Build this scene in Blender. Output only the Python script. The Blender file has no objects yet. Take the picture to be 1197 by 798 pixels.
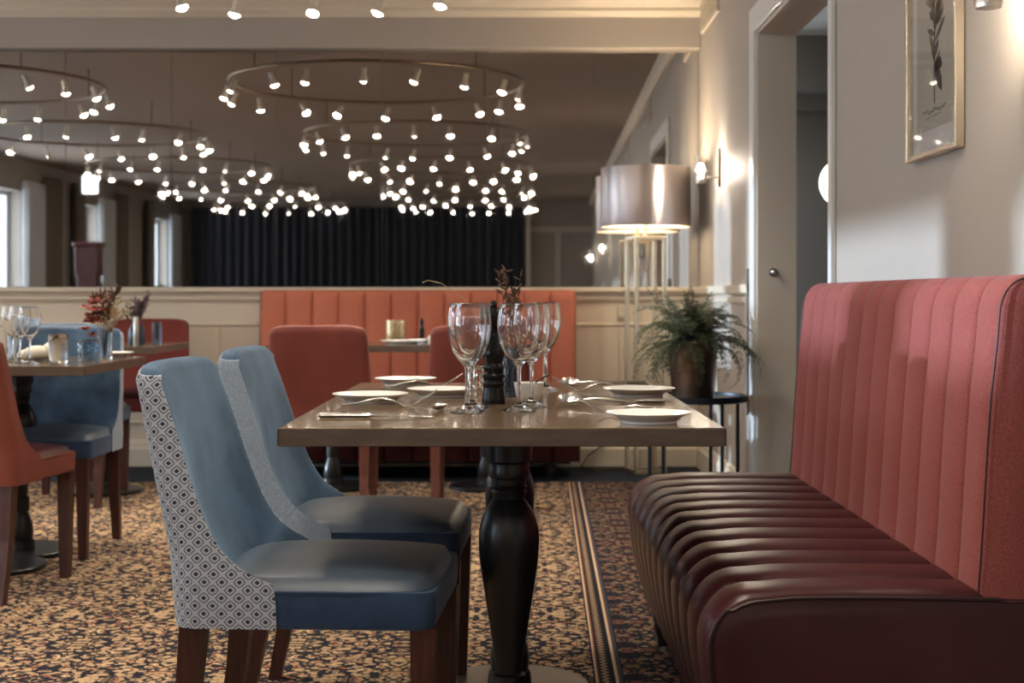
import bpy, math, random
from mathutils import Vector, Matrix
R = math.radians
PI = math.pi
sc = bpy.context.scene
COL = sc.collection
rnd = random.Random(7)

# ------------------------------------------------------------------ materials
def mat(name, color=(.5, .5, .5), rough=.5, metal=0., spec=.5, sheen=0., sheen_tint=None, coat=0., trans=0., ior=1.45,
        emit=None, estr=0., bump=None, noise=None, aniso=0.):
    m = bpy.data.materials.new(name); m.use_nodes = True
    nt = m.node_tree; b = nt.nodes['Principled BSDF']
    b.inputs['Base Color'].default_value = (*color, 1)
    b.inputs['Roughness'].default_value = rough
    b.inputs['Metallic'].default_value = metal
    b.inputs['Specular IOR Level'].default_value = spec
    b.inputs['IOR'].default_value = ior
    b.inputs['Sheen Weight'].default_value = sheen
    if sheen_tint: b.inputs['Sheen Tint'].default_value = (*sheen_tint, 1)
    b.inputs['Sheen Roughness'].default_value = .4
    b.inputs['Coat Weight'].default_value = coat
    b.inputs['Transmission Weight'].default_value = trans
    b.inputs['Anisotropic'].default_value = aniso
    if emit:
        b.inputs['Emission Color'].default_value = (*emit, 1)
        b.inputs['Emission Strength'].default_value = estr
    if noise or bump:
        tc = nt.nodes.new('ShaderNodeTexCoord')
    if noise:      # (scale, amount, stretch)
        mp = nt.nodes.new('ShaderNodeMapping'); mp.inputs['Scale'].default_value = noise[2] if len(noise) > 2 else (1, 1, 1)
        nt.links.new(tc.outputs['Object'], mp.inputs['Vector'])
        n = nt.nodes.new('ShaderNodeTexNoise'); n.inputs['Scale'].default_value = noise[0]; n.inputs['Detail'].default_value = 5
        nt.links.new(mp.outputs['Vector'], n.inputs['Vector'])
        cr = nt.nodes.new('ShaderNodeValToRGB')
        a = noise[1]
        cr.color_ramp.elements[0].position = .3; cr.color_ramp.elements[1].position = .7
        cr.color_ramp.elements[0].color = (*[c*(1-a) for c in color], 1)
        cr.color_ramp.elements[1].color = (*[min(1, c*(1+a)) for c in color], 1)
        nt.links.new(n.outputs['Fac'], cr.inputs['Fac']); nt.links.new(cr.outputs['Color'], b.inputs['Base Color'])
    if bump:       # (scale, strength, distance)
        n2 = nt.nodes.new('ShaderNodeTexNoise'); n2.inputs['Scale'].default_value = bump[0]; n2.inputs['Detail'].default_value = 3
        nt.links.new(tc.outputs['Object'], n2.inputs['Vector'])
        bp = nt.nodes.new('ShaderNodeBump'); bp.inputs['Strength'].default_value = bump[1]; bp.inputs['Distance'].default_value = bump[2]
        nt.links.new(n2.outputs['Fac'], bp.inputs['Height']); nt.links.new(bp.outputs['Normal'], b.inputs['Normal'])
    return m

class NG:
    """tiny helper to write math node graphs"""
    def __init__(s, m): s.nt = m.node_tree; s.n = s.nt.nodes; s.l = s.nt.links
    def lk(s, a, sock):
        if isinstance(a, (int, float)): sock.default_value = a
        else: s.l.new(a, sock)
    def m(s, op, a, b=0., c=0.):
        n = s.n.new('ShaderNodeMath'); n.operation = op
        s.lk(a, n.inputs[0]); s.lk(b, n.inputs[1]); s.lk(c, n.inputs[2]); return n.outputs[0]
    def objxyz(s):
        t = s.n.new('ShaderNodeTexCoord'); x = s.n.new('ShaderNodeSeparateXYZ'); s.l.new(t.outputs['Object'], x.inputs[0]); return x.outputs
    def comb(s, x, y, z=0.):
        n = s.n.new('ShaderNodeCombineXYZ'); s.lk(x, n.inputs[0]); s.lk(y, n.inputs[1]); s.lk(z, n.inputs[2]); return n.outputs[0]
    def mix(s, f, a, b):
        n = s.n.new('ShaderNodeMix'); n.data_type = 'RGBA'; s.lk(f, n.inputs[0])
        for v, i in ((a, 6), (b, 7)):
            if isinstance(v, tuple): n.inputs[i].default_value = (*v, 1)
            else: s.l.new(v, n.inputs[i])
        return n.outputs[2]
    def noise(s, v, sc_, det=3., out='Fac'):
        n = s.n.new('ShaderNodeTexNoise'); n.inputs['Scale'].default_value = sc_; n.inputs['Detail'].default_value = det
        s.l.new(v, n.inputs['Vector']); return n.outputs[out]
    def ramp(s, f, stops, const=False):
        n = s.n.new('ShaderNodeValToRGB'); cr = n.color_ramp
        if const: cr.interpolation = 'CONSTANT'
        while len(cr.elements) < len(stops): cr.elements.new(.5)
        for e, (p, c) in zip(cr.elements, stops): e.position = p; e.color = (*c, 1)
        s.l.new(f, n.inputs['Fac']); return n.outputs['Color']

def pane_material(name, tint=(1, 1, 1), refl=1.):
    m = bpy.data.materials.new(name); m.use_nodes = True; nt = m.node_tree; nt.nodes.clear()
    o = nt.nodes.new('ShaderNodeOutputMaterial'); mx = nt.nodes.new('ShaderNodeMixShader')
    t = nt.nodes.new('ShaderNodeBsdfTransparent'); t.inputs[0].default_value = (*tint, 1)
    g = nt.nodes.new('ShaderNodeBsdfGlossy'); g.inputs['Roughness'].default_value = .02
    lw = nt.nodes.new('ShaderNodeLayerWeight')
    pw = nt.nodes.new('ShaderNodeMath'); pw.operation = 'POWER'; nt.links.new(lw.outputs['Facing'], pw.inputs[0]); pw.inputs[1].default_value = 5.
    f = nt.nodes.new('ShaderNodeMath'); f.operation = 'MULTIPLY_ADD'; nt.links.new(pw.outputs[0], f.inputs[0]); f.inputs[1].default_value = .6; f.inputs[2].default_value = .04*refl
    nt.links.new(f.outputs[0], mx.inputs[0]); nt.links.new(t.outputs[0], mx.inputs[1]); nt.links.new(g.outputs[0], mx.inputs[2])
    nt.links.new(mx.outputs[0], o.inputs[0]); return m

def fabric(name, color, sheen, tint, scale=650, rough=.8):
    """woven cloth: fine crossing threads in colour and bump"""
    m = mat(name, color, rough, sheen=sheen, sheen_tint=tint, spec=.2)
    g = NG(m); b = g.n['Principled BSDF']; x = g.objxyz()
    u = g.m('ADD', x[0], x[1])
    wv = g.m('MULTIPLY', g.m('SINE', g.m('MULTIPLY', u, scale)), g.m('SINE', g.m('MULTIPLY', x[2], scale)))
    t = g.n.new('ShaderNodeTexCoord')
    nz = g.noise(t.outputs['Object'], 260, 2)
    f = g.m('ADD', g.m('MULTIPLY', wv, .25), nz)
    c = g.ramp(f, [(.25, tuple(v*.7 for v in color)), (.55, color), (.85, tuple(min(1, v*1.35+.01) for v in color))])
    g.l.new(c, b.inputs['Base Color'])
    bp = g.n.new('ShaderNodeBump'); bp.inputs['Strength'].default_value = .25; bp.inputs['Distance'].default_value = .001
    g.l.new(f, bp.inputs['Height']); g.l.new(bp.outputs['Normal'], b.inputs['Normal'])
    return m

def diamond_fabric(name):
    m = mat(name, (.6, .62, .65), .85, spec=.2, sheen=.15)
    g = NG(m); b = g.n['Principled BSDF']; x = g.objxyz()
    u = g.m('ADD', x[0], g.m('ABSOLUTE', x[1]))
    ru, rv = 1/.033, 1/.029
    a = g.m('ADD', g.m('MULTIPLY', u, ru), g.m('MULTIPLY', x[2], rv))
    c = g.m('SUBTRACT', g.m('MULTIPLY', u, ru), g.m('MULTIPLY', x[2], rv))
    fa = g.m('ABSOLUTE', g.m('SUBTRACT', g.m('FRACT', a), .5)); fc = g.m('ABSOLUTE', g.m('SUBTRACT', g.m('FRACT', c), .5))
    d = g.m('ADD', g.m('MULTIPLY', g.m('MAXIMUM', fa, fc), .78), g.m('MULTIPLY', g.m('ADD', fa, fc), .16))
    # woven jaggedness: threads break the outlines into small steps
    jag = g.m('MULTIPLY', g.m('MULTIPLY', g.m('SINE', g.m('MULTIPLY', u, 2600)), g.m('SINE', g.m('MULTIPLY', x[2], 2600))), .022)
    d = g.m('ADD', d, jag)
    L = (.40, .43, .48); D = (.03, .038, .065)
    col = g.ramp(d, [(0, D), (.16, L), (.315, D), (.385, L)], const=True)
    g.l.new(col, b.inputs['Base Color'])
    return m

def carpet_material():
    m = mat('patterned carpet', (.2, .15, .1), .95, spec=.1)
    g = NG(m); b = g.n['Principled BSDF']; x = g.objxyz()
    th = R(1.12)
    xr = g.m('ADD', g.m('MULTIPLY', x[0], math.cos(th)), g.m('MULTIPLY', x[1], -math.sin(th)*1.0))
    xs = g.m('SUBTRACT', xr, .133)         # carpet-border coordinate: 0 = left edge of the stripe band
    field = g.m('LESS_THAN', xs, 0.)
    # ornament: mirrored repeats of flower noise
    def orn(rep, scl, seed):
        pu = g.m('PINGPONG', g.m('ADD', x[0], seed), rep); pv = g.m('PINGPONG', g.m('ADD', x[1], seed*.7), rep*1.3)
        v = g.comb(pu, pv, seed)
        nn = g.n.new('ShaderNodeTexNoise'); nn.inputs['Scale'].default_value = scl*.45; nn.inputs['Detail'].default_value = 1.5
        g.l.new(v, nn.inputs['Vector'])
        add = g.n.new('ShaderNodeVectorMath'); add.operation = 'MULTIPLY_ADD'
        g.l.new(nn.outputs['Color'], add.inputs[0]); add.inputs[1].default_value = (.05, .05, .05); g.l.new(v, add.inputs[2])
        vo = g.n.new('ShaderNodeTexVoronoi'); vo.inputs['Scale'].default_value = scl; g.l.new(add.outputs[0], vo.inputs['Vector'])
        no = g.noise(v, scl*1.1, 2.5)
        return vo.outputs['Distance'], vo.outputs['Color'], no
    d1, c1, n1 = orn(.31, 44, 3.1)
    sepc = g.n.new('ShaderNodeSeparateColor'); g.l.new(c1, sepc.inputs[0])
    NAVY = (.016, .017, .026); TAN = (.43, .285, .165); GOLD = (.50, .345, .20); RUST = (.27, .075, .04); CREAM = (.62, .47, .30); BLK = (.02, .018, .02); MID = (.17, .11, .068)
    f1 = g.m('ADD', g.m('MULTIPLY', sepc.outputs[0], .62), g.m('MULTIPLY', n1, .42))
    colF = g.ramp(f1, [(0, NAVY), (.30, MID), (.37, TAN), (.50, GOLD), (.575, MID), (.62, NAVY), (.68, TAN), (.76, RUST), (.81, CREAM), (.86, MID)], const=True)
    edge = g.m('GREATER_THAN', d1, .60)
    colF = g.mix(edge, colF, NAVY)
    d2, c2, n2 = orn(.14, 44, 5.7)
    sep2 = g.n.new('ShaderNodeSeparateColor'); g.l.new(c2, sep2.inputs[0])
    f2 = g.m('ADD', g.m('MULTIPLY', sep2.outputs[0], .62), g.m('MULTIPLY', n2, .42))
    RED = (.19, .062, .042)
    colB = g.ramp(f2, [(0, NAVY), (.30, RED), (.42, (.24, .16, .095)), (.52, RED), (.60, (.11, .09, .06)), (.68, (.27, .18, .11)), (.78, NAVY), (.84, RED)], const=True)
    colB = g.mix(g.m('GREATER_THAN', d2, .55), colB, NAVY)
    # stripe band .0 - .105
    zig = g.m('PINGPONG', x[1], .016)
    zz = g.m('LESS_THAN', g.m('ABSOLUTE', g.m('SUBTRACT', xs, g.m('ADD', .024, g.m('MULTIPLY', zig, .9)))) , .0045)
    band = g.ramp(g.m('DIVIDE', xs, .08), [(0, NAVY), (.06, CREAM), (.13, RUST), (.18, NAVY), (.24, (.03, .026, .03)), (.56, NAVY), (.70, CREAM), (.80, RUST), (.84, (.05, .06, .085)), (.95, NAVY)], const=True)
    band = g.mix(zz, band, TAN)
    isb = g.m('GREATER_THAN', xs, .08)
    col = g.mix(isb, band, colB)
    col = g.mix(field, col, colF)
    # plain dark blue surround along the end wall
    far = g.m('GREATER_THAN', x[1], 8.02)
    col = g.mix(far, col, (.03, .036, .05))
    g.l.new(col, b.inputs['Base Color'])
    t = g.n.new('ShaderNodeTexCoord'); nz = g.noise(t.outputs['Object'], 420, 2)
    bp = g.n.new('ShaderNodeBump'); bp.inputs['Strength'].default_value = .5; bp.inputs['Distance'].default_value = .004
    g.l.new(nz, bp.inputs['Height']); g.l.new(bp.outputs['Normal'], b.inputs['Normal'])
    return m

M = {}
M['wall'] = mat('greige wall paint', (.43, .38, .33), .6, spec=.3, bump=(40, .04, .002))
M['wallr'] = M['wall']
M['trim'] = mat('cream trim paint', (.70, .62, .50), .42, spec=.4)
M['wains'] = mat('cream panel paint', (.70, .62, .50), .45, spec=.4)
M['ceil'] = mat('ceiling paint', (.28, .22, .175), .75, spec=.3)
M['white'] = mat('pale gloss paint', (.66, .66, .64), .4)
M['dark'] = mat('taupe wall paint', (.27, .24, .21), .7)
M['carpet'] = carpet_material()
M['mirror'] = mat('silvered mirror', (.70, .685, .67), .015, metal=1.)
M['seam'] = mat('mirror edge', (.10, .10, .10), .3, metal=.6)
M['velvet'] = mat('blue velvet', (.044, .080, .132), .62, spec=.25, sheen=.42, sheen_tint=(.5, .72, 1.), noise=(11, .42), bump=(300, .08, .001))
M['velvet_side'] = mat('navy velvet', (.022, .046, .098), .6, spec=.3, sheen=.35, sheen_tint=(.5, .65, .85), noise=(14, .25), bump=(300, .08, .001))
M['blue_leather'] = mat('blue grey leather', (.070, .098, .138), .40, spec=.55, noise=(10, .12), bump=(220, .05, .001))
M['diamond'] = diamond_fabric('diamond weave')
M['tweed'] = fabric('pale blue tweed', (.27, .33, .40), .25, (.8, .9, 1), 2300)
M['red_leather'] = mat('red leather', (.17, .042, .033), .45, spec=.4, noise=(6, .12), bump=(160, .05, .001))
M['red_bright'] = mat('orange red leather', (.19, .05, .034), .5, spec=.35, noise=(6, .1))
M['red_dark'] = mat('dark red fabric', (.15, .024, .017), .6, spec=.3)
M['red_weave'] = fabric('red woven cloth', (.28, .074, .064), .22, (1, .68, .76), 2600)
M['orange_weave'] = fabric('orange red cloth', (.52, .165, .105), .2, (1, .75, .6), 2600)
M['maroon'] = mat('maroon leather', (.046, .0092, .0112), .34, spec=.42, noise=(7, .18), bump=(170, .07, .001))
M['maroon_end'] = M['maroon']
M['piping'] = mat('dark piping', (.025, .008, .009), .5)
M['wood'] = mat('dark stained wood', (.052, .016, .011), .38, spec=.45, noise=(12, .35, (8, 8, .8)))
M['wood_red'] = mat('red stained wood', (.10, .032, .022), .4, spec=.4, noise=(12, .3, (8, 8, .8)))
M['top'] = mat('brown table laminate', (.125, .083, .048), .16, spec=.6, coat=.25, noise=(30, .16, (1, 8, 1)))
M['top_edge'] = mat('brown table edge', (.10, .072, .055), .42, noise=(14, .2, (1, 1, 6)))
M['black'] = mat('black satin paint', (.010, .010, .011), .32, spec=.5)
M['black_gloss'] = mat('black gloss lacquer', (.006, .006, .007), .2, spec=.32)
M['plate_metal'] = mat('bronze base plate', (.14, .105, .075), .45, metal=.5)
M['iron'] = mat('blue black iron', (.014, .019, .030), .4, metal=.3)
M['glass'] = mat('drinking glass', (1, 1, 1), .0, trans=1., ior=1.48)
M['glass_blue'] = mat('blue glass', (.55, .72, .85), .02, trans=1., ior=1.48)
M['glass_dark'] = mat('dark blue glass', (.16, .22, .32), .03, trans=.9, ior=1.48)
M['pane'] = pane_material('window glass', (.98, .99, 1.))
M['picture_glass'] = pane_material('picture glass', (.97, .97, .97), 1.2)
M['shade_glass'] = pane_material('clear shade glass', (.97, .95, .92), 1.1)
M['china'] = mat('white china', (.80, .79, .765), .18, spec=.5, coat=.3)
M['cream_cloth'] = mat('cream napkin', (.78, .72, .60), .9, bump=(30, .3, .01))
M['steel'] = mat('polished steel', (.88, .87, .85), .22, metal=1.)
M['steel_dark'] = mat('shaded steel', (.60, .585, .56), .16, metal=1.)
M['nickel'] = mat('satin nickel', (.62, .59, .54), .28, metal=1.)
M['brass'] = mat('pale brass', (.62, .53, .40), .34, metal=1.)
M['bronze'] = mat('dark bronze', (.055, .045, .038), .4, metal=.7)
M['copper'] = mat('brushed copper bucket', (.27, .205, .16), .30, metal=1., noise=(14, .35, (1, 1, .3)))
M['shade'] = mat('brushed metal shade', (.66, .585, .57), .40, metal=1., aniso=.8)
_n = M['shade'].node_tree; _tg = _n.nodes.new('ShaderNodeTangent'); _tg.direction_type = 'RADIAL'; _tg.axis = 'Z'
_n.links.new(_tg.outputs[0], _n.nodes['Principled BSDF'].inputs['Tangent']); _n.nodes['Principled BSDF'].inputs['Anisotropic Rotation'].default_value = .25
M['shade_in'] = mat('white shade lining', (.85, .78, .66), .7)
M['diffuser'] = mat('lit diffuser', (.9, .85, .7), .6, emit=(1, .78, .50), estr=2.6)
M['bulb'] = mat('lit spot lens', (1, .9, .75), .3, emit=(1., .88, .71), estr=55.)
M['sconce_bulb'] = mat('lit frosted bulb', (1, .9, .75), .3, emit=(1., .91, .78), estr=300.)
M['globe'] = mat('lit opal globe', (.95, .92, .85), .4, emit=(1., .86, .64), estr=1.5)
M['lamp_bulb'] = mat('lit lamp bulb', (1, .9, .75), .3, emit=(1., .86, .66), estr=110.)
M['signlit'] = mat('lit sign box', (.95, .97, 1.), .4, emit=(.9, .97, 1.), estr=2.5)
M['leaf'] = mat('fern green', (.062, .075, .040), .55, spec=.35, noise=(25, .45))
M['stem'] = mat('dark stem', (.06, .045, .025), .6)
M['dry_red'] = mat('dried red petals', (.30, .055, .04), .8, noise=(40, .3))
M['dry_brown'] = mat('dried brown grass', (.10, .06, .04), .9)
M['dry_mauve'] = mat('dried mauve grass', (.11, .075, .085), .9)
M['dry_tan'] = mat('dried tan grass', (.42, .31, .18), .9)
M['soil'] = mat('soil', (.03, .02, .015), 1.)
M['paper'] = mat('print paper', (.50, .465, .39), .8)
M['mount'] = mat('pale mount', (.72, .68, .66), .8)
M['ink'] = mat('botanical ink', (.045, .045, .04), .9)
M['ink_pale'] = mat('pale botanical ink', (.20, .195, .17), .9)
M['curtain_dark'] = mat('dark blue curtain', (.019, .022, .031), .8, sheen=.4, sheen_tint=(.4, .45, .6))
M['drape'] = mat('taupe drape', (.13, .105, .085), .85, sheen=.2)
M['sheer'] = mat('white sheer', (.62, .66, .70), .85)
M['cafe'] = bpy.data.materials.new('white voile'); M['cafe'].use_nodes = True
_n = M['cafe'].node_tree; _o = _n.nodes['Material Output']; _n.nodes.remove(_n.nodes['Principled BSDF'])
_d = _n.nodes.new('ShaderNodeBsdfDiffuse'); _t = _n.nodes.new('ShaderNodeBsdfTranslucent'); _x = _n.nodes.new('ShaderNodeMixShader')
_d.inputs[0].default_value = _t.inputs[0].default_value = (.88, .9, .92, 1); _x.inputs[0].default_value = .7
_n.links.new(_d.outputs[0], _x.inputs[1]); _n.links.new(_t.outputs[0], _x.inputs[2]); _n.links.new(_x.outputs[0], _o.inputs[0])
M['frame_white'] = mat('white window paint', (.60, .61, .62), .5)
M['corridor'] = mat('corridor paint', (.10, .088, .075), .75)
M['plastic'] = mat('ivory plastic', (.62, .55, .43), .4)
M['cord'] = mat('brown flex', (.09, .06, .04), .5)
M['mahogany'] = mat('mahogany', (.075, .014, .010), .35, noise=(10, .3, (6, 6, .8)))
M['can'] = mat('white spot can', (.62, .57, .49), .4)
M['ring'] = mat('brass ring tube', (.26, .20, .145), .42, metal=.8)
M['pot_white'] = mat('white pot', (.6, .62, .64), .4)
M['tile'] = mat('ceiling tile', (.30, .28, .25), .9)
M['gold_weave'] = mat('gold woven glass', (.42, .31, .16), .35, metal=.6, noise=(60, .5))

# ------------------------------------------------------------------ mesh helpers
class MB:
    """collects faces for ONE mesh object"""
    def __init__(s): s.v = []; s.f = []
    def add(s, vs, fs, mtx=None):
        k = len(s.v)
        s.v += [tuple(mtx @ Vector(p)) if mtx else tuple(p) for p in vs]
        s.f += [tuple(i+k for i in f) for f in fs]
        return s
    def box(s, x0, x1, y0, y1, z0, z1, b=0., mtx=None):
        if b <= 0:
            vs = [(x, y, z) for x in (x0, x1) for y in (y0, y1) for z in (z0, z1)]
            fs = [(0, 1, 3, 2), (4, 6, 7, 5), (0, 4, 5, 1), (2, 3, 7, 6), (0, 2, 6, 4), (1, 5, 7, 3)]
            return s.add(vs, fs, mtx)
        rows = []
        def ringp(ix, z):
            X0, X1, Y0, Y1 = x0+ix, x1-ix, y0+ix, y1-ix; c = b-ix
            return [(X0+c, Y0, z), (X1-c, Y0, z), (X1, Y0+c, z), (X1, Y1-c, z), (X1-c, Y1, z), (X0+c, Y1, z), (X0, Y1-c, z), (X0, Y0+c, z)]
        e = b*.999
        rows = [ringp(e, z0), ringp(b*.3, z0+b*.3), ringp(0, z0+b), ringp(0, z1-b), ringp(b*.3, z1-b*.3), ringp(e, z1)]
        return s.loft(rows, True, True, True, mtx)
    def loft(s, rows, closed=True, cap0=False, cap1=False, mtx=None):
        n = len(rows[0]); vs = [p for r in rows for p in r]; fs = []
        for i in range(len(rows)-1):
            for j in range(n if closed else n-1):
                a = i*n+j; b2 = i*n+(j+1) % n
                fs.append((a, b2, b2+n, a+n))
        if cap0: fs.append(tuple(range(n-1, -1, -1)))
        if cap1: fs.append(tuple((len(rows)-1)*n+j for j in range(n)))
        return s.add(vs, fs, mtx)
    def lathe(s, prof, seg=32, mtx=None, cap0=True, cap1=True):
        rows = [[(r*math.cos(2*PI*k/seg), r*math.sin(2*PI*k/seg), z) for k in range(seg)] for r, z in prof]
        return s.loft(rows, True, cap0, cap1, mtx)
    def tube(s, pts, r, seg=8, closed=False, caps=True, mtx=None):
        pts = [Vector(p) for p in pts]; n = len(pts); rows = []
        rr = r if isinstance(r, (list, tuple)) else [r]*n
        up = Vector((0, 0, 1)); prev = None
        for i, p in enumerate(pts):
            if closed: t = pts[(i+1) % n]-pts[i-1]
            else: t = pts[min(i+1, n-1)]-pts[max(i-1, 0)]
            t.normalize()
            ref = prev if prev is not None else (up if abs(t.z) < .95 else Vector((1, 0, 0)))
            a = ref - t*ref.dot(t)
            if a.length < 1e-5: a = Vector((1, 0, 0)) - t*t.x
            a.normalize(); b = t.cross(a); prev = a
            rows.append([tuple(p + (a*math.cos(2*PI*k/seg)+b*math.sin(2*PI*k/seg))*rr[i]) for k in range(seg)])
        if closed: rows.append(rows[0])
        return s.loft(rows, True, caps and not closed, caps and not closed, mtx)
    def sphere(s, c, r, seg=20, rings=12, sx=1, sy=1, sz=1):
        prof = [(math.sin(PI*i/rings)*r if 0 < i < rings else 1e-4, -math.cos(PI*i/rings)*r) for i in range(rings+1)]
        return s.lathe(prof, seg, Matrix.Translation(c) @ Matrix.Diagonal((sx, sy, sz, 1)))
    def build(s, name, material, parent=None, smooth=False, angle=40, loc=None):
        me = bpy.data.meshes.new(name); me.from_pydata(s.v, [], s.f); me.update()
        me.materials.append(material)
        if smooth:
            for p in me.polygons: p.use_smooth = True
            try: me.set_sharp_from_angle(angle=R(angle))
            except Exception: pass
        o = bpy.data.objects.new(name, me); COL.objects.link(o)
        if parent: o.parent = parent
        if loc: o.location = loc
        return o

def tag(o, label, cat, group=None):
    o['label'] = label; o['category'] = cat
    if group: o['group'] = group
    return o
def thing(name, label, cat, loc=(0, 0, 0), rz=0, group=None):
    o = bpy.data.objects.new(name, None); COL.objects.link(o); o.empty_display_size = .1
    o.location = loc; o.rotation_euler = (0, 0, rz)
    return tag(o, label, cat, group)
def struct(name, mb, m, smooth=False, loc=None):
    o = mb.build(name, m, None, smooth, loc=loc); o['kind'] = 'structure'; return o
KIDS = {}
def kids(o): return [c for c in COL.objects if c.parent == o]
def dup(root, loc, rz, label, group=None):
    def cp(o, par):
        c = o.copy(); COL.objects.link(c)
        if par: c.parent = par
        for ch in kids(o): cp(ch, c)
        return c
    ks = kids(root)
    r = root.copy(); COL.objects.link(r)
    for ch in ks: cp(ch, r)
    r.location = loc; r.rotation_euler = (0, 0, rz); r['label'] = label
    if group: r['group'] = group
    return r
def interp(tab, z):
    if z <= tab[0][0]: return tab[0][1]
    for (a, va), (b, vb) in zip(tab, tab[1:]):
        if z <= b: return va+(vb-va)*(z-a)/(b-a)
    return tab[-1][1]
def smooth_tab(tab, n=3):
    """Catmull-Rom sampled table"""
    out = []
    P = [tab[0]]+list(tab)+[tab[-1]]
    for i in range(1, len(P)-2):
        p0, p1, p2, p3 = P[i-1:i+3]
        for k in range(n):
            t = k/n
            out.append(tuple(.5*((2*p1[c])+(-p0[c]+p2[c])*t+(2*p0[c]-5*p1[c]+4*p2[c]-p3[c])*t*t+(-p0[c]+3*p1[c]-3*p2[c]+p3[c])*t**3) for c in (0, 1)))
    out.append(tuple(tab[-1])); return out

XR, XL, YB, YF, ZC = 1.09, -6.6, 8.80, -10.4, 2.78
# ------------------------------------------------------------------ room shell
struct('floor', MB().box(XL-.2, 4.2, YF-.2, 11.2, -.1, 0), M['carpet'])
struct('ceiling', MB().box(XL-.2, XR+.16, YF-.2, YB+.2, ZC, ZC+.1), M['ceil'])
struct('wall_back', MB().box(XL-.2, XR+.16, YB, YB+.18, 0, ZC), M['wall'])
DY0, DY1, DZ = 5.09, 6.67, 2.17         # doorway in the right wall
WT = .165
wr = MB().box(XR, XR+WT, YF, DY0, 0, ZC).box(XR, XR+WT, DY1, YB, 0, ZC).box(XR, XR+WT, DY0, DY1, DZ, ZC)
struct('wall_right', wr, M['wall'])
struct('wall_front', MB().box(XL, XR, YF-.18, YF, 0, ZC), M['dark'])
# left wall with window openings (double windows towards the dining corner, singles further back)
WINS = [(-9.35, -8.1), (-5.1, -4.2), (-1.8, .2), (2.2, 3.84), (4.28, 5.8), (7.02, 7.58), (7.98, 8.74)]
WZ0, WZ1 = .66, 2.36
def wtop(a): return 2.68 if a > 6 else WZ1
wl = MB(); y = YF
for a, b in WINS:
    wl.box(XL-.3, XL, y, a, 0, ZC); wl.box(XL-.3, XL, a, b, 0, WZ0); wl.box(XL-.3, XL, a, b, wtop(a), ZC); y = b
wl.box(XL-.3, XL, y, YB, 0, ZC)
struct('wall_left', wl, M['dark'])
for i, (a, b) in enumerate(WINS):
    r = bpy.data.objects.new('window_%d' % (i+1), None); COL.objects.link(r); r['kind'] = 'structure'
    r.location = (XL-.2, (a+b)/2, WZ0)
    w, h = (b-a)/2, wtop(a)-WZ0
    fr = MB()
    t = .06
    fr.box(-.03, .03, -w, -w+t, 0, h).box(-.03, .03, w-t, w, 0, h).box(-.03, .03, -w+t, w-t, 0, t).box(-.03, .03, -w+t, w-t, h-t, h)
    fr.build('window_frame', M['frame_white'], r)
    MB().box(-.003, .003, -w+t, w-t, t, h-t).build('pane', M['pane'], r)
    MB().box(.03, .24, -w-.02, w+.02, -.05, 0.0, .006).build('sill', M['frame_white'], r)

# doorway to the next room
jb = MB()
cw = .115
jb.box(XR-.022, XR, DY1, DY1+cw, 0, DZ+cw, .004).box(XR-.022, XR, DY0-cw*.35, DY0, 0, DZ+cw, .004).box(XR-.022, XR, DY0, DY1, DZ, DZ+cw, .004)
struct('trim_1', jb, M['white'])
rv = MB().box(XR-.004, XR+WT+.004, DY1-.012, DY1, 0, DZ).box(XR-.004, XR+WT+.004, DY0, DY0+.012, 0, DZ).box(XR-.004, XR+WT+.004, DY0, DY1, DZ-.012, DZ)
struct('trim_2', rv, mat('pale reveal paint', (.66, .60, .53), .55))
latch = thing('door_latch', 'small metal catch on the doorway reveal above banquette height', 'latch', (1.155, DY1-.012, 1.10))
MB().lathe([(.016, 0), (.018, .004), (.012, .008), (.009, .016)], 20, Matrix.Rotation(R(90), 4, 'X')).build('rose', M['bronze'], latch, True)
MB().sphere((0, -.026, 0), .013, 16, 10).build('knob', M['nickel'], latch, True)
# next room shell
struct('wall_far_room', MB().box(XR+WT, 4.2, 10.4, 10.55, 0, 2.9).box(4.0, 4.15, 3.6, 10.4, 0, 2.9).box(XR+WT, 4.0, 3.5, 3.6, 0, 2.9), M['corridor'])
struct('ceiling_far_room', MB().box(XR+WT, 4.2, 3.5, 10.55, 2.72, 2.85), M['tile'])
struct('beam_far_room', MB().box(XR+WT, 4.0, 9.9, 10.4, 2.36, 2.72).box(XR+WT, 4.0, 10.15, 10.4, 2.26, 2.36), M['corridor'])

# back wall dressings: panelled dado, cap, beam, cornice
cap = MB().box(XL, XR, YB-.055, YB, 1.018, 1.047, .006)
struct('trim_3', cap, M['trim'])
def hmould(z0, z1, d, x0=XL, x1=XR):
    """horizontal moulding with an ogee-like section along the back wall"""
    prof = [(0, z0), (d*.45, z0), (d*.6, z0+(z1-z0)*.25), (d, z0+(z1-z0)*.55), (d, z1-(z1-z0)*.12), (d*.7, z1), (0, z1)]
    return [[(x, YB-p, z) for p, z in prof] for x in (x0, x1)]
dm = MB()
for z0, z1, d in ((.955, .992, .034), (.808, .838, .022), (.235, .262, .022)):
    dm.loft(hmould(z0, z1, d), False, False, False)
struct('trim_4', dm, M['wains'])
struct('wall_back_dado', MB().box(XL, XR, YB-.012, YB, 0, 1.02), M['wains'])
bb = MB()
bb.loft([[(x, YB-p, z) for p, z in ((0.012, 0), (.05, 0), (.05, .10), (.036, .115), (.036, .135), (.026, .15), (.012, .155))] for x in (XL, XR)], False)
struct('baseboard_back', bb, M['trim'])
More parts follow.
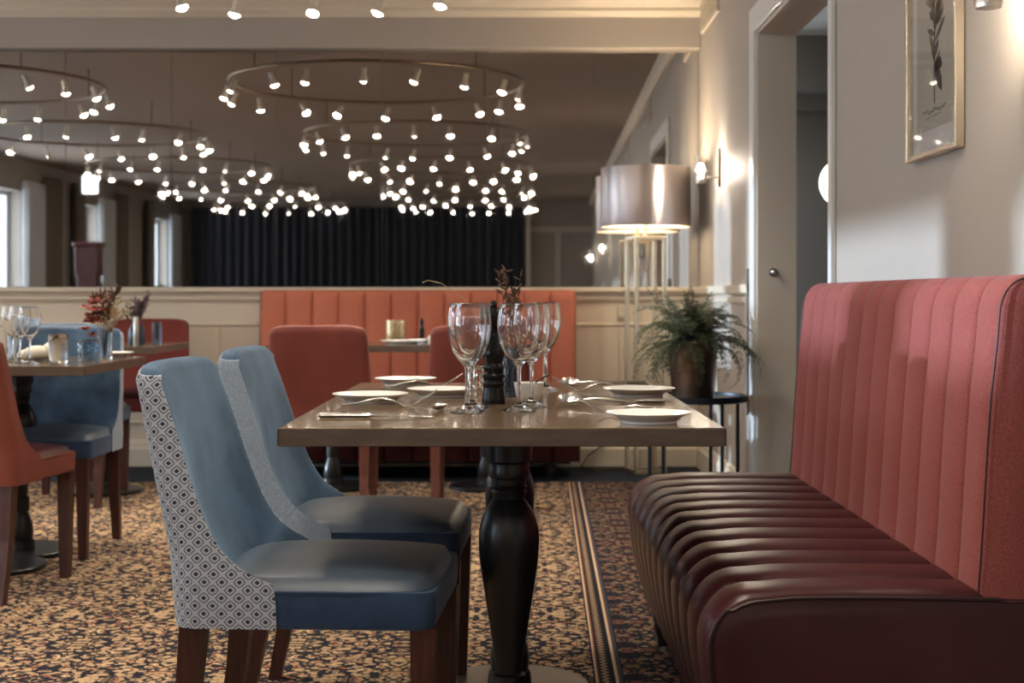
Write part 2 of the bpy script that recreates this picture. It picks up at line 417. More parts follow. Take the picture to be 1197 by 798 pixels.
# vertical panel stiles on the dado
st = MB()
for x in (-5.6, -4.3, -3.0, -1.75, .62):
    st.box(x, x+.028, YB-.022, YB, .262, .808, .005)
struct('trim_5', st, M['wains'])
struct('beam_back', MB().box(XL, XR, YB-.10, YB, 2.435, 2.625, .006), M['wall'])
def cornice(x0, x1):
    prof = [(0.0, 2.615), (.115, 2.615), (.125, 2.63), (.16, 2.642), (.16, 2.66), (.19, 2.672), (.235, 2.705), (.25, 2.73), (.25, 2.745), (.285, 2.755), (.285, ZC), (0, ZC)]
    return [[(x, YB-p, z) for p, z in prof] for x in (x0, x1)]
struct('trim_6', MB().loft(cornice(XL, XR), False), M['trim'], True)
# right wall: dado cap, baseboard
def rightrun(prof, y0, y1): return [[(XR-p, y, z) for p, z in prof] for y in (y0, y1)]
bprof = [(0, 0), (.022, 0), (.022, .11), (.012, .13), (.012, .145), (0, .155)]
struct('baseboard_right', MB().loft(rightrun(bprof, DY1+cw, YB), False).loft(rightrun(bprof, YF, DY0-cw*.35), False), M['trim'])
cprof = [(0, 1.0), (.03, 1.01), (.035, 1.047), (0, 1.05)]
struct('trim_7', MB().loft(rightrun(cprof, DY1+cw, YB-.055), False).loft(rightrun([(0, .955), (.012, .965), (.018, .985), (0, .992)], DY1+cw, YB-.03), False), M['trim'])
struct('trim_8', MB().loft([[(XR-p, y, z) for p, z in ((0, 2.68), (.02, 2.68), (.05, 2.72), (.06, ZC), (0, ZC))] for y in (YF, YB-.28)], False), M['trim'])

# mirror panels over the dado
EDGES = [1.088, .468, -.150, -.769, -1.387, -2.006, -2.625, -3.243, -3.862]
ORD = ['first', 'second', 'third', 'fourth', 'fifth', 'sixth', 'seventh', 'eighth']
for i in range(8):
    x1, x0 = EDGES[i], EDGES[i+1]
    w = (x1-x0)/2-.0012
    lab = 'tall frameless wall mirror panel above the dado, %s from the right-hand corner' % ORD[i]
    r = thing('mirror_panel', lab, 'mirror', ((x0+x1)/2, YB-.020, 1.049), R(-.57), 'mirror panels on the end wall')
    MB().box(-w, w, 0, .006, 0, 1.384).build('mirror_glass', M['mirror'], r)
    e = MB().box(-w-.0012, -w, -.001, .012, 0, 1.384)
    e.build('edge_strip', M['seam'], r)

# ventilation grilles high on the right wall
def vent(y0, y1, lab):
    r = thing('air_vent', lab, 'vent', (XR-.004, (y0+y1)/2, 2.5), 0, 'air vents on the right wall')
    w = (y1-y0)/2
    MB().box(-.012, .004, -w, w, 0, .02, .003).box(-.012, .004, -w, w, .15, .17, .003).box(-.012, .004, -w, -w+.02, .02, .15).box(-.012, .004, w-.02, w, .02, .15).build('frame', M['trim'], r)
    MB().box(0, .003, -w+.02, w-.02, .02, .15).build('backing', M['corridor'], r)
    s = MB()
    for k in range(6): s.box(-.008, 0, -w+.02, w-.02, .03+k*.02, .036+k*.02)
    s.build('louvres', M['trim'], r)
vent(7.9, 8.6, 'dark slotted air vent high on right wall above the far sconce')
for yy in (4.2, 1.2, -2.0): vent(yy, yy+.7, 'dark slotted air vent under the ceiling, seen only in the mirror')

# ------------------------------------------------------------------ ring ceiling lamps
RINGR = 1.07
canm = MB().lathe([(.012, .085), (.0165, .08), (.0165, .03), (.0185, .02), (.028, 0.0), (.030, -.012)], 16, None, True, False)
bulbm = MB().lathe([(.0005, -.025), (.014, -.022), (.0235, -.014), (.0275, -.006)], 16, None, True, True)
def ring_lamp(cx, cy, lab, seed):
    rr = random.Random(seed)
    r = thing('ring_ceiling_lamp', lab, 'lamp', (cx, cy, 2.555), rr.random()*.0, 'ring ceiling lamps')
    MB().tube([(RINGR*math.cos(2*PI*k/72), RINGR*math.sin(2*PI*k/72), 0) for k in range(72)], .012, 8, True).build('ring_tube', M['ring'], r, True)
    for k in range(4):
        a = PI/4+k*PI/2
        MB().tube([(RINGR*math.cos(a), RINGR*math.sin(a), 0), (RINGR*math.cos(a), RINGR*math.sin(a), ZC-2.555)], .0035, 6).build('hanger_rod', M['bronze'], r)
    n = 18
    for k in range(n):
        a = 2*PI*(k+.35)/n + rr.uniform(-.05, .05)
        x, y = RINGR*math.cos(a), RINGR*math.sin(a)
        # tilt: head swung mainly along or across the ring
        az = a + rr.choice((0, PI, PI/2, -PI/2)) + rr.uniform(-.6, .6); tl = rr.uniform(.15, .6)
        rot = Matrix.Rotation(az, 4, 'Z') @ Matrix.Rotation(-tl, 4, 'Y')     # local -Z (light) leans towards az
        global CAN, BULB
        if CAN is None:
            c = canm.build('spotlight', M['can'], r, True); CAN = c.data
            b = bulbm.build('bulb', M['bulb'], c, True); BULB = b.data
        else:
            c = bpy.data.objects.new('spotlight', CAN); COL.objects.link(c); c.parent = r
            b = bpy.data.objects.new('bulb', BULB); COL.objects.link(b); b.parent = c
        d = rot @ Vector((0, 0, -1))
        base = Vector((x, y, -.03))
        c.matrix_local = Matrix.Translation(base + d*.098) @ rot
        if cy > 2:
            lo = bpy.data.objects.new('spot_beam', BEAM); COL.objects.link(lo); lo.parent = c; lo.location = (0, 0, -.030)
CAN = BULB = None
BEAM = bpy.data.lights.new('spot beam', 'SPOT'); BEAM.energy = 12.; BEAM.color = (1., .89, .73); BEAM.spot_size = R(95); BEAM.spot_blend = .8; BEAM.shadow_soft_size = .018
ROWS = [6.58, 3.18, -.22, -3.62, -7.02]
RW = ['hanging over the back banquette', 'second from the mirror wall', 'third from the mirror wall', 'fourth from the mirror wall', 'nearest the dark curtain']
for j, cx in enumerate((-1.04, -4.15)):
    for i, cy in enumerate(ROWS):
        ring_lamp(cx, cy, 'ring of spotlights in the %s row, %s' % (('middle', 'window-side')[j], RW[i]), 11*i+j)

# ------------------------------------------------------------------ chairs
WF = smooth_tab([(.375, -.050), (.455, -.055), (.468, -.078), (.48, -.103), (.511, -.146), (.566, -.181), (.644, -.212), (.757, -.247), (.85, -.277)], 3)
RE = [(.375, -.246), (.509, -.259), (.602, -.276), (.729, -.302), (.85, -.326)]
def HW(z): return .232 - .022*max(0, (z-.45))/.4
def back_row(z, inset=0., off=0., wing=None):
    """closed plan contour of the back shell at height z (first half outer, second half inner)"""
    w = HW(z)-inset+off; re = interp(RE, z)+inset-off; wf = interp(WF, z)-inset if wing is None else wing
    rc = min(.05, (wf-re)*.45)
    pts = []
    for k in range(9): pts.append((wf+(re+rc-wf)*k/8, -w))
    for k in range(1, 7):
        a = PI/2*k/6; pts.append((re+rc-rc*math.sin(a), -w+rc-rc*math.cos(a)))
    for k in range(1, 12):
        yy = -w+rc+(2*w-2*rc)*k/11 
        pts.append((re-.010*(1-(yy/w)**2)*min(1, (z-.3)/.4), yy))
    for k in range(1, 7):
        a = PI/2*k/6; pts.append((re+rc-rc*math.cos(a), w-rc+rc*math.sin(a)))
    for k in range(1, 9): pts.append((re+rc+(wf-re-rc)*k/8, w))
    return pts, w, re, wf
def inner_pts(z, w, re, wf, inset=0., n=24):
    t = .052 if z > .6 else .052+.03*(.6-z)/.2
    ic = re+t
    ic = min(ic, wf-.004)
    wi = w-.006
    out = []
    for k in range(n+1):
        yy = wi*(1-2*k/n); q = abs(yy)/wi
        q2 = max(0, (q-.0)/1.0)
        x = ic+(wf-ic)*(q2**3.2) + (.006*(1-((1-q)/.07)**2 if q < .93 else .006*0) if False else 0)
        out.append((x, yy))
    return out
def crown(yy, w, z): return (.012-.022*abs(yy/w)**7)*max(0, (z-.70)/.15)**1.5
def make_chair(name, label, cat, mats, group):
    """mats: outer cover, inner back, seat cushion, seat side, legs"""
    r = thing(name, label, cat, (0, 0, 0), 0, group)
    rows = []
    zs = [.378+(.838-.378)*k/34 for k in range(35)]
    def full(z, inset=0., zz=None):
        o, w, re, wf = back_row(z, inset)
        i = inner_pts(z, w, re, wf)
        zz = z if zz is None else zz
        return [(x, yy, zz+crown(yy, HW(z), z)) for x, yy in o+i]
    rows = [full(z) for z in zs]
    for a in (20, 45, 70, 88):
        q = .018
        rows.append(full(.838+.0005*a/10, q*(1-math.cos(R(a))), .838+q*math.sin(R(a))))
    bk = MB().loft(rows, True, True, True)
    bk.build('backrest', mats[1], r, True, 60)
    # outer cover: separate patterned panel over sides and rear
    rows = []; irows = []
    for k in range(35):
        z = .378+(.850-.378)*k/34
        q = max(0, z-.838)
        q = .018-math.sqrt(max(0, .018**2-q*q))
        o, w, re, wf = back_row(min(z, .838), 0, .0028-q)
        rows.append([(x, yy, z+crown(yy, HW(z), min(z, .838))) for x, yy in o])
        o2, *_ = back_row(min(z, .838), 0, -.001-q)
        irows.append([(x, yy, z+crown(yy, HW(z), min(z, .838))) for x, yy in o2])
    n = len(rows[0])
    cv = MB()
    ring = [a+b[::-1] for a, b in zip(rows, irows)]
    cv.loft(ring, True, True, True)
    cv.build('outer_cover', mats[0], r, True, 50)
    # seat side band
    def rr(x0, x1, y0, y1, rad, z, n=5):
        pts = []
        for cx, cy, a0 in ((x1-rad, y0+rad, -90), (x1-rad, y1-rad, 0), (x0+rad, y1-rad, 90), (x0+rad, y0+rad, 180)):
            for k in range(n+1):
                a = R(a0+90*k/n); pts.append((cx+rad*math.cos(a), cy+rad*math.sin(a), z))
        return pts
    x0, x1, w = -.20, .243, .231
    MB().loft([rr(x0+.01, x1-.012, -w+.01, w-.01, .02, .376), rr(x0, x1-.003, -w+.002, w-.002, .028, .382), rr(x0, x1, -w, w, .03, .40), rr(x0, x1, -w, w, .03, .437), rr(x0, x1-.002, -w+.002, w-.002, .03, .447), rr(x0+.01, x1-.012, -w+.012, w-.012, .03, .447)], True, True, True).build('seat_side', mats[3], r, True, 40)
    # seat cushion: domed top with rolled edge
    c = MB(); N = 22; top = []
    for i in range(N+1):
        row = []
        for j in range(N+1):
            u = -1+2*i/N; v = -1+2*j/N
            u = math.copysign(abs(u)**.75, u); v = math.copysign(abs(v)**.75, v)
            # squircle the corners
            rad = 1-.10*(abs(u)*abs(v))**4
            xx = (x0+x1)/2+.0+u*rad*((x1-x0)/2-.001); yy = v*rad*(w-.001)
            e = max(abs(u), abs(v)); 
            dome = .024*(1-u*u)*(1-v*v)+.006*(1-abs(u)**6)*(1-abs(v)**6)
            edge = -.020*max(0, (e-.90)/.10)**2
            row.append((xx, yy, .464+dome+edge))
        top.append(row)
    c.loft(top, False)
    rim = [top[0][j] for j in range(N+1)]+[top[i][N] for i in range(1, N+1)]+[top[N][j] for j in range(N-1, -1, -1)]+[top[i][0] for i in range(N-1, 0, -1)]
    c.loft([[(p[0], p[1], p[2]) for p in rim], [(p[0]*.998, p[1]*.998, .438) for p in rim]], True, False, True)
    c.build('seat', mats[2], r, True, 50)
    pr = [(p[0]*1.0, p[1]*1.0, .4455) for p in rim[::2]]
    MB().tube(pr, .0032, 6, True).build('piping', mats[3], r, True)
    # legs
    for sx, sy in ((1, -1), (1, 1), (-1, -1), (-1, 1)):
        l = MB(); rws = []
        for z, h in ((.38, .0235), (.2, .020), (0, .0155)):
            if sx > 0: cx = .219-.004*(.38-z)/.38
            else: cx = -.212-.055*((.38-z)/.38)**1.6
            cy = sy*.196
            rws.append([(cx-h, cy-h, z), (cx+h, cy-h, z), (cx+h, cy+h, z), (cx-h, cy+h, z)])
        l.loft(rws, True, True, True); l.build('leg', mats[4], r)
    return r
blue = (M['diamond'], M['velvet'], M['blue_leather'], M['velvet_side'], M['wood'])
tweed = (M['tweed'], M['velvet'], M['blue_leather'], M['velvet_side'], M['wood'])
red = (M['red_leather'], M['red_leather'], M['red_dark'], M['red_leather'], M['wood_red'])
redb = (M['red_bright'], M['red_bright'], M['maroon'], M['red_bright'], M['wood'])
redd = (M['red_dark'], M['red_dark'], M['maroon'], M['red_dark'], M['wood'])
GC = 'upholstered dining chairs'
ch = make_chair('dining_chair', 'blue velvet dining chair with black and white diamond patterned sides', 'chair', blue, GC)
ch.location = (-.372, 2.985, 0); ch.rotation_euler = (0, 0, R(-3.5))
ch2 = make_chair('dining_chair', 'blue velvet dining chair with plain tweed sides beside the laid table', 'chair', tweed, GC)
ch2.location = (-.358, 3.68, 0); ch2.rotation_euler = (0, 0, R(-2))
ch3 = make_chair('dining_chair', 'red dining chair seen from behind, left one at the back banquette table', 'chair', red, GC)
ch3.location = (-.855, 6.85, 0); ch3.rotation_euler = (0, 0, R(90))
dup(ch3, (-.150, 6.87, 0), R(90), 'red dining chair seen from behind, half hidden behind the wine glasses', GC)
ch4 = make_chair('dining_chair', 'orange red dining chair cut off by the left edge, back to the camera', 'chair', redb, GC)
ch4.location = (-1.805, 5.10, 0); ch4.rotation_euler = (0, 0, R(82))
dup(ch2, (-1.82, 5.87, 0), R(-90), 'blue dining chair facing the camera behind the left table', GC)
dup(ch2, (-2.15, 7.30, 0), R(90), 'blue dining chair at the far left table by the wall, facing the wall', GC)
ch5 = make_chair('dining_chair', 'dark red chair against the back wall at the far left table', 'chair', redd, GC)
ch5.location = (-2.06, 8.22, 0); ch5.rotation_euler = (0, 0, R(-90))

# ------------------------------------------------------------------ tables
PED = [(.048, .715), (.048, .655), (.0415, .650), (.0415, .640), (.044, .632), (.0415, .622), (.036, .618), (.0345, .606), (.0375, .601), (.0345, .596), (.0365, .591),
       (.0335, .585), (.0325, .578), (.036, .573), (.046, .558), (.055, .540), (.061, .516), (.0625, .49), (.0605, .455), (.055, .415), (.048, .37), (.040, .32), (.033, .275), (.0285, .238), (.0275, .222),
       (.034, .217), (.035, .19), (.035, .165), (.030, .160), (.036, .14), (.046, .11), (.05, .08), (.047, .055), (.052, .05), (.056, .018)]
def make_table(label, w, d, peds, group, bm='plate_metal'):
    r = thing('dining_table', label, 'table', (0, 0, 0), 0, group)
    MB().box(-w/2, w/2, -d/2, d/2, .7155, .75, .0025).build('tabletop', M['top'], r)
    e = MB()
    x, y = w/2+.0015, d/2+.0015
    e.box(-x, x, -y, -y+.002, .717, .748).box(-x, x, y-.002, y, .717, .748).box(-x, -x+.002, -y, y, .717, .748).box(x-.002, x, -y, y, .717, .748)
    e.build('edge_band', M['top_edge'], r)
    for px, py in peds:
        p = MB().lathe(PED[::-1], 40).build('pedestal', M['black'], r, True, 35, (px, py, 0))
        MB().lathe([(.198, 0), (.2, .004), (.2, .014), (.196, .018), (.056, .0185)], 56).build('base_plate', M[bm], p, True, 30)
        MB().box(-.03, .03, -.12, .12, .704, .716).build('bracket', M['black'], p)
    return r
GT = 'dining tables'
T1 = make_table('brown laid dining table in front of the maroon banquette', .82, 1.455, ((.012, -.40), (.012, .30)), GT)
T1.location = (-.021, 3.4725, 0)
T2 = make_table('brown table behind the two red chairs along the back banquette', 1.40, .66, ((-.40, 0), (.40, 0)), GT, 'black')
T2.location = (-.535, 7.77, 0)
T3 = make_table('brown table at the left edge with a red flower vase on it', .70, .86, ((-.07, -.17), (-.07, .17)), GT, 'black')
T3.location = (-1.84, 5.63, 0)
T4 = make_table('brown table at the far left with vase of mauve sprigs', .70, .80, ((0, 0),), GT, 'black')
T4.location = (-2.085, 7.60, 0)

# ------------------------------------------------------------------ banquettes
def make_banquette(label, L, mback, mseat, mend):
    r = thing('banquette', label, 'banquette', (0, 0, 0), 0)
    NCH = 12; cw_ = L/NCH
    def chan(y, depth):
        t = (y+L/2)/cw_; f = min(max(t-math.floor(t+1e-7), 0.), 1.)
        q = abs(2*f-1)
        return depth*(1-q**(3.4 if depth > .0165 else 2.6)) - depth - .011*math.exp(-((1-q)/.07)**2)
    ys = []
    for c in range(NCH):
        for f in (0, .012, .028, .05, .085, .14, .21, .30, .40, .50, .60, .70, .79, .86, .915, .95, .972, .988):
            ys.append(-L/2+(c+f)*cw_)
    ys.append(L/2)
    for e in (.003, .007, .012): ys += [-L/2+e, L/2-e]
    ys = sorted(set(round(v, 5) for v in ys))
    def endoff(y, rad):
        d = min(y+L/2, L/2-y)
        if d >= rad: return 0
        return -rad*(1-math.sqrt(max(0, 1-((rad-d)/rad)**2)))
    def prof_norm(P):
        out = []
        for i, p in enumerate(P):
            a = P[max(i-1, 0)]; b = P[min(i+1, len(P)-1)]
            tx, tz = b[0]-a[0], b[1]-a[1]; l = math.hypot(tx, tz) or 1
            out.append((-tz/l, tx/l))
        return out
    # seat: profile from the rear over the top, round the front, down to the base (lx, z)
    P = [(-.22, .476), (-.15, .477), (-.08, .478), (0, .479), (.08, .480), (.15, .480), (.21, .479), (.25, .475)]
    for k in range(1, 11):
        a = R(90-84*k/10); P.append((.270+.098*math.cos(a)-.0, .372+.102*math.sin(a)))
    P += [(.366, .34), (.360, .29), (.350, .24), (.338, .19), (.322, .14), (.310, .105)]
    N = prof_norm(P)
    rows = []
    for y in ys:
        row = []
        for i, (p, n) in enumerate(zip(P, N)):
            fade = 1 if i < 22 else max(0, 1-(i-21)/3.5)
            o = chan(y, .017)*fade + endoff(y, .022)
            row.append((p[0]+n[0]*o, y, p[1]+n[1]*o))
        row += [(.29, y, .10), (-.22, y, .10)]
        rows.append(row)
    m = MB().loft(rows, True, True, True)
    m.build('seat', mseat, r, True, 50)
    # piping round both seat ends
    for s in (-1, 1):
        pts = [(p[0]-(.010 if i > 7 else 0), s*(L/2-.003), p[1]-.016 if i < 12 else p[1]-.006) for i, p in enumerate(P)]
        MB().tube(pts, .0035, 6).build('seat_piping', M['piping'], r, True)
    # backrest: closed section, channels on the front fading over the top
    B = [(-.107, .462), (-.112, .52), (-.118, .62), (-.124, .72), (-.131, .82), (-.140, .90)]
    for k in range(1, 8):
        a = R(90*k/7); B.append((-.200+.055*math.cos(a), .955+.075*math.sin(a)))
    for k in range(1, 5):
        a = R(90+90*k/5); B.append((-.33+.04*math.cos(a), .99+.04*math.sin(a)))
    B += [(-.374, .95), (-.374, .7), (-.374, .462)]
    NB = prof_norm(B)
    rows = []
    for y in ys:
        row = []
        for i, (p, n) in enumerate(zip(B, NB)):
            fade = 1 if i < 8 else max(0, 1-(i-7)/5)
            o = chan(y, .016)*fade + endoff(y, .030)
            row.append((p[0]-n[0]*o, y, p[1]-n[1]*o))
        rows.append(row)
    fix = []
    for y, row in zip(ys, rows):
        fix.append(row)
    MB().loft(fix, True, True, True).build('backrest', mback, r, True, 50)
    for s in (-1, 1):
        pts = []
        for i, p in enumerate(B[:-2]):
            q = NB[i]; pts.append((p[0]+q[0]*.007, s*(L/2-.0085), p[1]+q[1]*.007))
        MB().tube(pts, .0018, 6).build('back_piping', M['piping'], r, True)
    MB().box(-.36, .27, -L/2+.05, L/2-.05, .085, .11).build('base', M['black'], r)
    FT = [(.014, 0), (.017, .006), (.015, .016), (.02, .03), (.027, .052), (.024, .066), (.029, .076), (.029, .09)]
    for fx in (.275, -.32):
        for fy in (-L/2+.16, L/2-.16):
            MB().lathe(FT, 20).build('foot', M['black'], r, True, 40, (fx, fy, 0))
    return r
BQ = make_banquette('long channelled banquette with woven red back and maroon leather seat', 1.80, M['red_weave'], M['maroon'], M['maroon'])
BQ.location = (.70, 3.515, 0); BQ.rotation_euler = (0, 0, PI)
BQ2 = make_banquette('orange red channelled banquette against the mirrored end wall', 1.81, M['orange_weave'], M['maroon'], M['maroon'])
BQ2.location = (-.545, 8.38, 0); BQ2.rotation_euler = (0, 0, R(-90))

# ------------------------------------------------------------------ tableware
ZT = .7505
def wine_glass(x, y, label, h=.2255, rm=.041, group='wine glasses on the laid table'):
    t = .0014
    s = h/.2255
    bz = .098*s
    out = [(.0355, 0), (.036, .0015), (.030, .0035), (.016, .007), (.0075, .013), (.0045, .022), (.0040, .05), (.0042, bz-.010), (.007, bz-.003)]
    bowl = [(.20, 0.0), (.45, .010), (.70, .026), (.88, .046), (.98, .068), (1.0, .082), (.97, .100), (.90, .118), (.84, .1275)]
    o2 = [(rm*a, bz+z*s) for a, z in bowl]
    inn = [(max(rm*a-t, .0005), bz+z*s+(.003 if k < 2 else .001)) for k, (a, z) in enumerate(bowl)][::-1]
    prof = out+o2+[(o2[-1][0]-.0005, o2[-1][1]+.0008)]+inn[0:]+[(.0004, bz+.0035)]
    r = tag(MB().lathe(prof, 40).build('wine_glass', M['glass'], None, True, 60, (x, y, ZT)), label, 'wine glass', group)
    return r
wine_glass(-.096, 3.11, 'wine glass at front left of the pepper mill')
wine_glass(-.088, 3.225, 'wine glass just behind the front left one, before the pepper mill')
wine_glass(.012, 3.15, 'widest wine glass, in front of the small white bowl', .2255, .046)
wine_glass(.040, 3.285, 'wine glass behind the widest one, close to the white bowl', .2245, .043)
wine_glass(.082, 3.87, 'wine glass furthest back on the laid table, right of the white bowl')

def pepper_mill(x, y, s, label, z=ZT):
    r = thing('pepper_mill', label, 'pepper mill', (x, y, z), 0)
    P = [(.0275, 0), (.028, .004), (.027, .012), (.0245, .03), (.0235, .036), (.026, .040), (.026, .046), (.0225, .050), (.0225, .054), (.0255, .058), (.0255, .064), (.022, .068), (.022, .073), (.0245, .078), (.0245, .084), (.021, .089), (.0215, .094),
         (.0255, .105), (.0262, .114), (.0235, .126), (.0185, .138), (.0150, .152), (.0145, .162), (.018, .168), (.018, .172)]
    MB().lathe([(a*s, b*s) for a, b in P], 32).build('body', M['black_gloss'], r, True, 35)
    H = [(.015, .172), (.0165, .178), (.0205, .192), (.0205, .202), (.015, .214), (.008, .218)]
    h = MB().lathe([(a*s, b*s) for a, b in H], 28).build('head', M['black_gloss'], r, True, 35)
    MB().lathe([(.004*s, .217*s), (.0075*s, .220*s), (.008*s, .226*s), (.004*s, .232*s)], 16).build('top_knob', M['black_gloss'], h, True)
    return r
pepper_mill(-.044, 3.37, 1.0, 'tall glossy black pepper mill amid the wine glasses')

def plate(x, y, label, rad=.083, group='white side plates on the laid table', z=ZT):
    P = [(.0005, .004), (rad*.55, .004), (rad*.60, .0), (rad*.66, .0), (rad*.67, .005), (rad*.78, .011), (rad*.98, .0185), (rad, .020), (rad*.985, .0212), (rad*.78, .0145), (rad*.62, .0085), (rad*.3, .0075), (.0005, .0075)]
    return tag(MB().lathe(P, 56).build('side_plate', M['china'], None, True, 45, (x, y, z)), label, 'plate', group)
plate(-.325, 3.41, 'white side plate on the left behind the nearest knife and fork', .087)
plate(-.172, 3.60, 'white side plate just left of the wine glass stems', .083)
plate(-.292, 4.06, 'white side plate at the far left corner of laid table', .084)
plate(.258, 2.855, 'white side plate at the near right corner of laid table', .081)
plate(.303, 3.62, 'white side plate at the far right of laid table', .088)

def flat_sweep(path, widths, thick):
    """bar swept along path (x, z) with half-width per point in y"""
    rows = []
    for (x, z), w, t in zip(path, widths, thick):
        rows.append([(x, -w, z), (x, -w*.5, z-t), (x, w*.5, z-t), (x, w, z), (x, w*.5, z+t), (x, -w*.5, z+t)])
    return rows
def fork(x, y, rz, label):
    r = thing('dinner_fork', label, 'fork', (x, y, ZT+.002), rz, 'forks on the laid table')
    r.scale = (1.06, 1.06, 1.15)
    pth = [(0, .004), (.010, .005), (.03, .007), (.06, .014), (.085, .0175), (.105, .0135), (.120, .005), (.130, .0012)]
    MB().loft(flat_sweep(pth, [.004, .010, .0105, .007, .0042, .004, .0055, .010], [.0016]*3+[.0024]*3+[.0018, .0014]), True, True, True).build('handle', M['steel'], r, True, 60)
    h = MB().loft(flat_sweep([(.128, .0014), (.136, .0018), (.146, .005)], [.009, .0115, .0120], [.001]*3), True, True, True)
    for k in range(4):
        yy = -.0105+.007*k
        h.tube([(.144, yy, .0045), (.158, yy, .0105), (.174, yy, .0185), (.190, yy*.96, .0285), (.196, yy*.95, .0325)], [.0019, .0018, .0016, .0013, .0008], 6)
    h.build('tines', M['steel'], r, True, 60)
    return r
fork(-.372, 3.225, R(2), 'silver fork nearest the camera on the left side of the laid table')
fork(-.340, 3.91, R(4), 'silver fork before the far left plate on the laid table')
fork(.335, 2.995, R(180-8), 'silver fork tucked behind the near right plate, tines up')
fork(.305, 3.745, R(180-6), 'silver fork at the far right plate, tines up')
def knife(x, y, rz, label):
    r = thing('table_knife', label, 'knife', (x, y, ZT+.005), rz, 'knives on the laid table')
    MB().loft(flat_sweep([(0, .0005), (.004, .0005), (.012, .0005), (.05, .0005), (.085, .0005), (.098, .0005), (.104, .0005)], [.004, .0085, .0088, .0075, .0062, .0072, .005], [.003, .0048, .005, .0046, .004, .0045, .003]), True, True, True).build('handle', M['steel'], r, True, 60)
    MB().loft(flat_sweep([(.102, 0), (.115, 0), (.17, -.001), (.205, -.002), (.222, -.0032), (.228, -.0036)], [.0045, .008, .0095, .0095, .006, .001], [.0018, .0013, .001, .0009, .0008, .0004]), True, True, True).build('blade', M['steel'], r, True, 60)
    return r
knife(-.386, 2.965, R(1.5), 'silver table knife at the near left edge of the laid table')
knife(.345, 3.385, R(180-2), 'silver table knife between the two right-hand plates')
knife(.372, 4.10, R(180-1), 'silver table knife along the far right end of laid table')
def spoon(x, y, rz, label, L=.175):
    r = thing('dessert_spoon', label, 'spoon', (x, y, ZT+(.002 if abs(rz) < 2 else .0075)), rz, 'spoons on the laid table')
    if abs(rz) > 2: r.rotation_euler.x = R(-26)
    MB().loft(flat_sweep([(0, .004), (.008, .005), (.03, .006), (.07, .011), (.10, .0105), (.125, .0065), (.132, .0065)], [.003, .008, .0085, .0045, .003, .0028, .005], [.0012]*3+[.0018]*2+[.0016, .001]), True, True, True).build('handle', M['steel'], r, True, 60)
    b = MB(); rows = []
    A, Bw, n = .0265, .0185, 20
    for rr in (1., .9, .72, .5, .25, .02):
        rows.append([(.152+A*rr*math.cos(2*PI*k/n), Bw*rr*math.sin(2*PI*k/n), .0115-.0110*(1-rr*rr)) for k in range(n)])
    low = [[(p[0], p[1], p[2]-.0011) for p in q] for q in rows[::-1]]
    b.loft(low+rows, True, True, True); b.build('bowl', M['steel'], r, True, 70)
    return r
spoon(-.158, 3.30, R(-90), 'silver spoon lying left of the front wine glass')
spoon(.275, 3.30, R(180-1), 'silver spoon with its dark bowl right of the wine glasses, nearer one')
spoon(.30, 3.96, R(180+0), 'silver spoon right of the furthest wine glass')

def bowl_small(x, y, label):
    r = thing('salt_bowl', label, 'bowl', (x, y, ZT), 0)
    P = [(.0005, .002), (.024, 0), (.026, .002), (.031, .02), (.0345, .040), (.0350, .0425), (.0335, .0425), (.030, .022), (.024, .006), (.0005, .0055)]
    MB().lathe(P, 40).build('bowl', M['china'], r, True, 45)
    return r
bowl_small(.036, 3.455, 'small white round bowl behind the wine glasses')
s2 = thing('salt_spoon', 'tiny dark spoon leaning in the small white bowl', 'spoon', (.036, 3.455, ZT), 0)
MB().tube([(-.012, 0, .010), (.02, -.004, .046), (.045, -.006, .060)], [.002, .0018, .003], 8).build('handle', M['bronze'], s2, True)
MB().sphere((-.014, 0, .009), .006, 12, 8, 1, 1, .5).build('bowl', M['bronze'], s2, True)

def tumbler(x, y, rad, h, label, m, facets=0, z=ZT, group=None, name='tumbler'):
    seg = facets or 40
    P = [(rad*.86, 0), (rad*.90, .003), (rad*.95, h*.4), (rad, h-.001), (rad-.0008, h), (rad-.002, h-.001), (rad*.93-.002, h*.4), (rad*.84-.001, .012), (.0005, .011)]
    mb = MB().lathe(P, seg)
    return tag(mb.build(name, m, None, not facets, 45, (x, y, z)), label, 'glass', group)
def cut_glass(x, y, rad, h, label, m, z=ZT):
    """faceted cut-glass tumbler: diamond-cut outer wall"""
    n = 18; rows = []
    ks = 7
    for i in range(ks+1):
        zz = .004+(h-.006)*i/ks
        rr = rad*(.90+.10*i/ks)
        off = (i % 2)*.5
        rows.append([(rr*math.cos(2*PI*(k+off)/n)*(1+.03*((k+i) % 2)), rr*math.sin(2*PI*(k+off)/n)*(1+.03*((k+i) % 2)), zz) for k in range(n)])
    base = [[(rad*.84*math.cos(2*PI*k/n), rad*.84*math.sin(2*PI*k/n), 0) for k in range(n)]]
    inn = [[((rad-.003)*q*math.cos(2*PI*k/n), (rad-.003)*q*math.sin(2*PI*k/n), zz) for k in range(n)] for q, zz in ((1, h), (.97, h*.5), (.85, .014), (.01, .012))]
    return tag(MB().loft(base+rows+inn, True, True, True).build('cut_glass_tumbler', m, None, False, 30, (x, y, z)), label, 'glass')
cut_glass(-.085, 3.62, .026, .075, 'clear cut-glass votive half hidden behind the front wine glass stems', M['glass'])

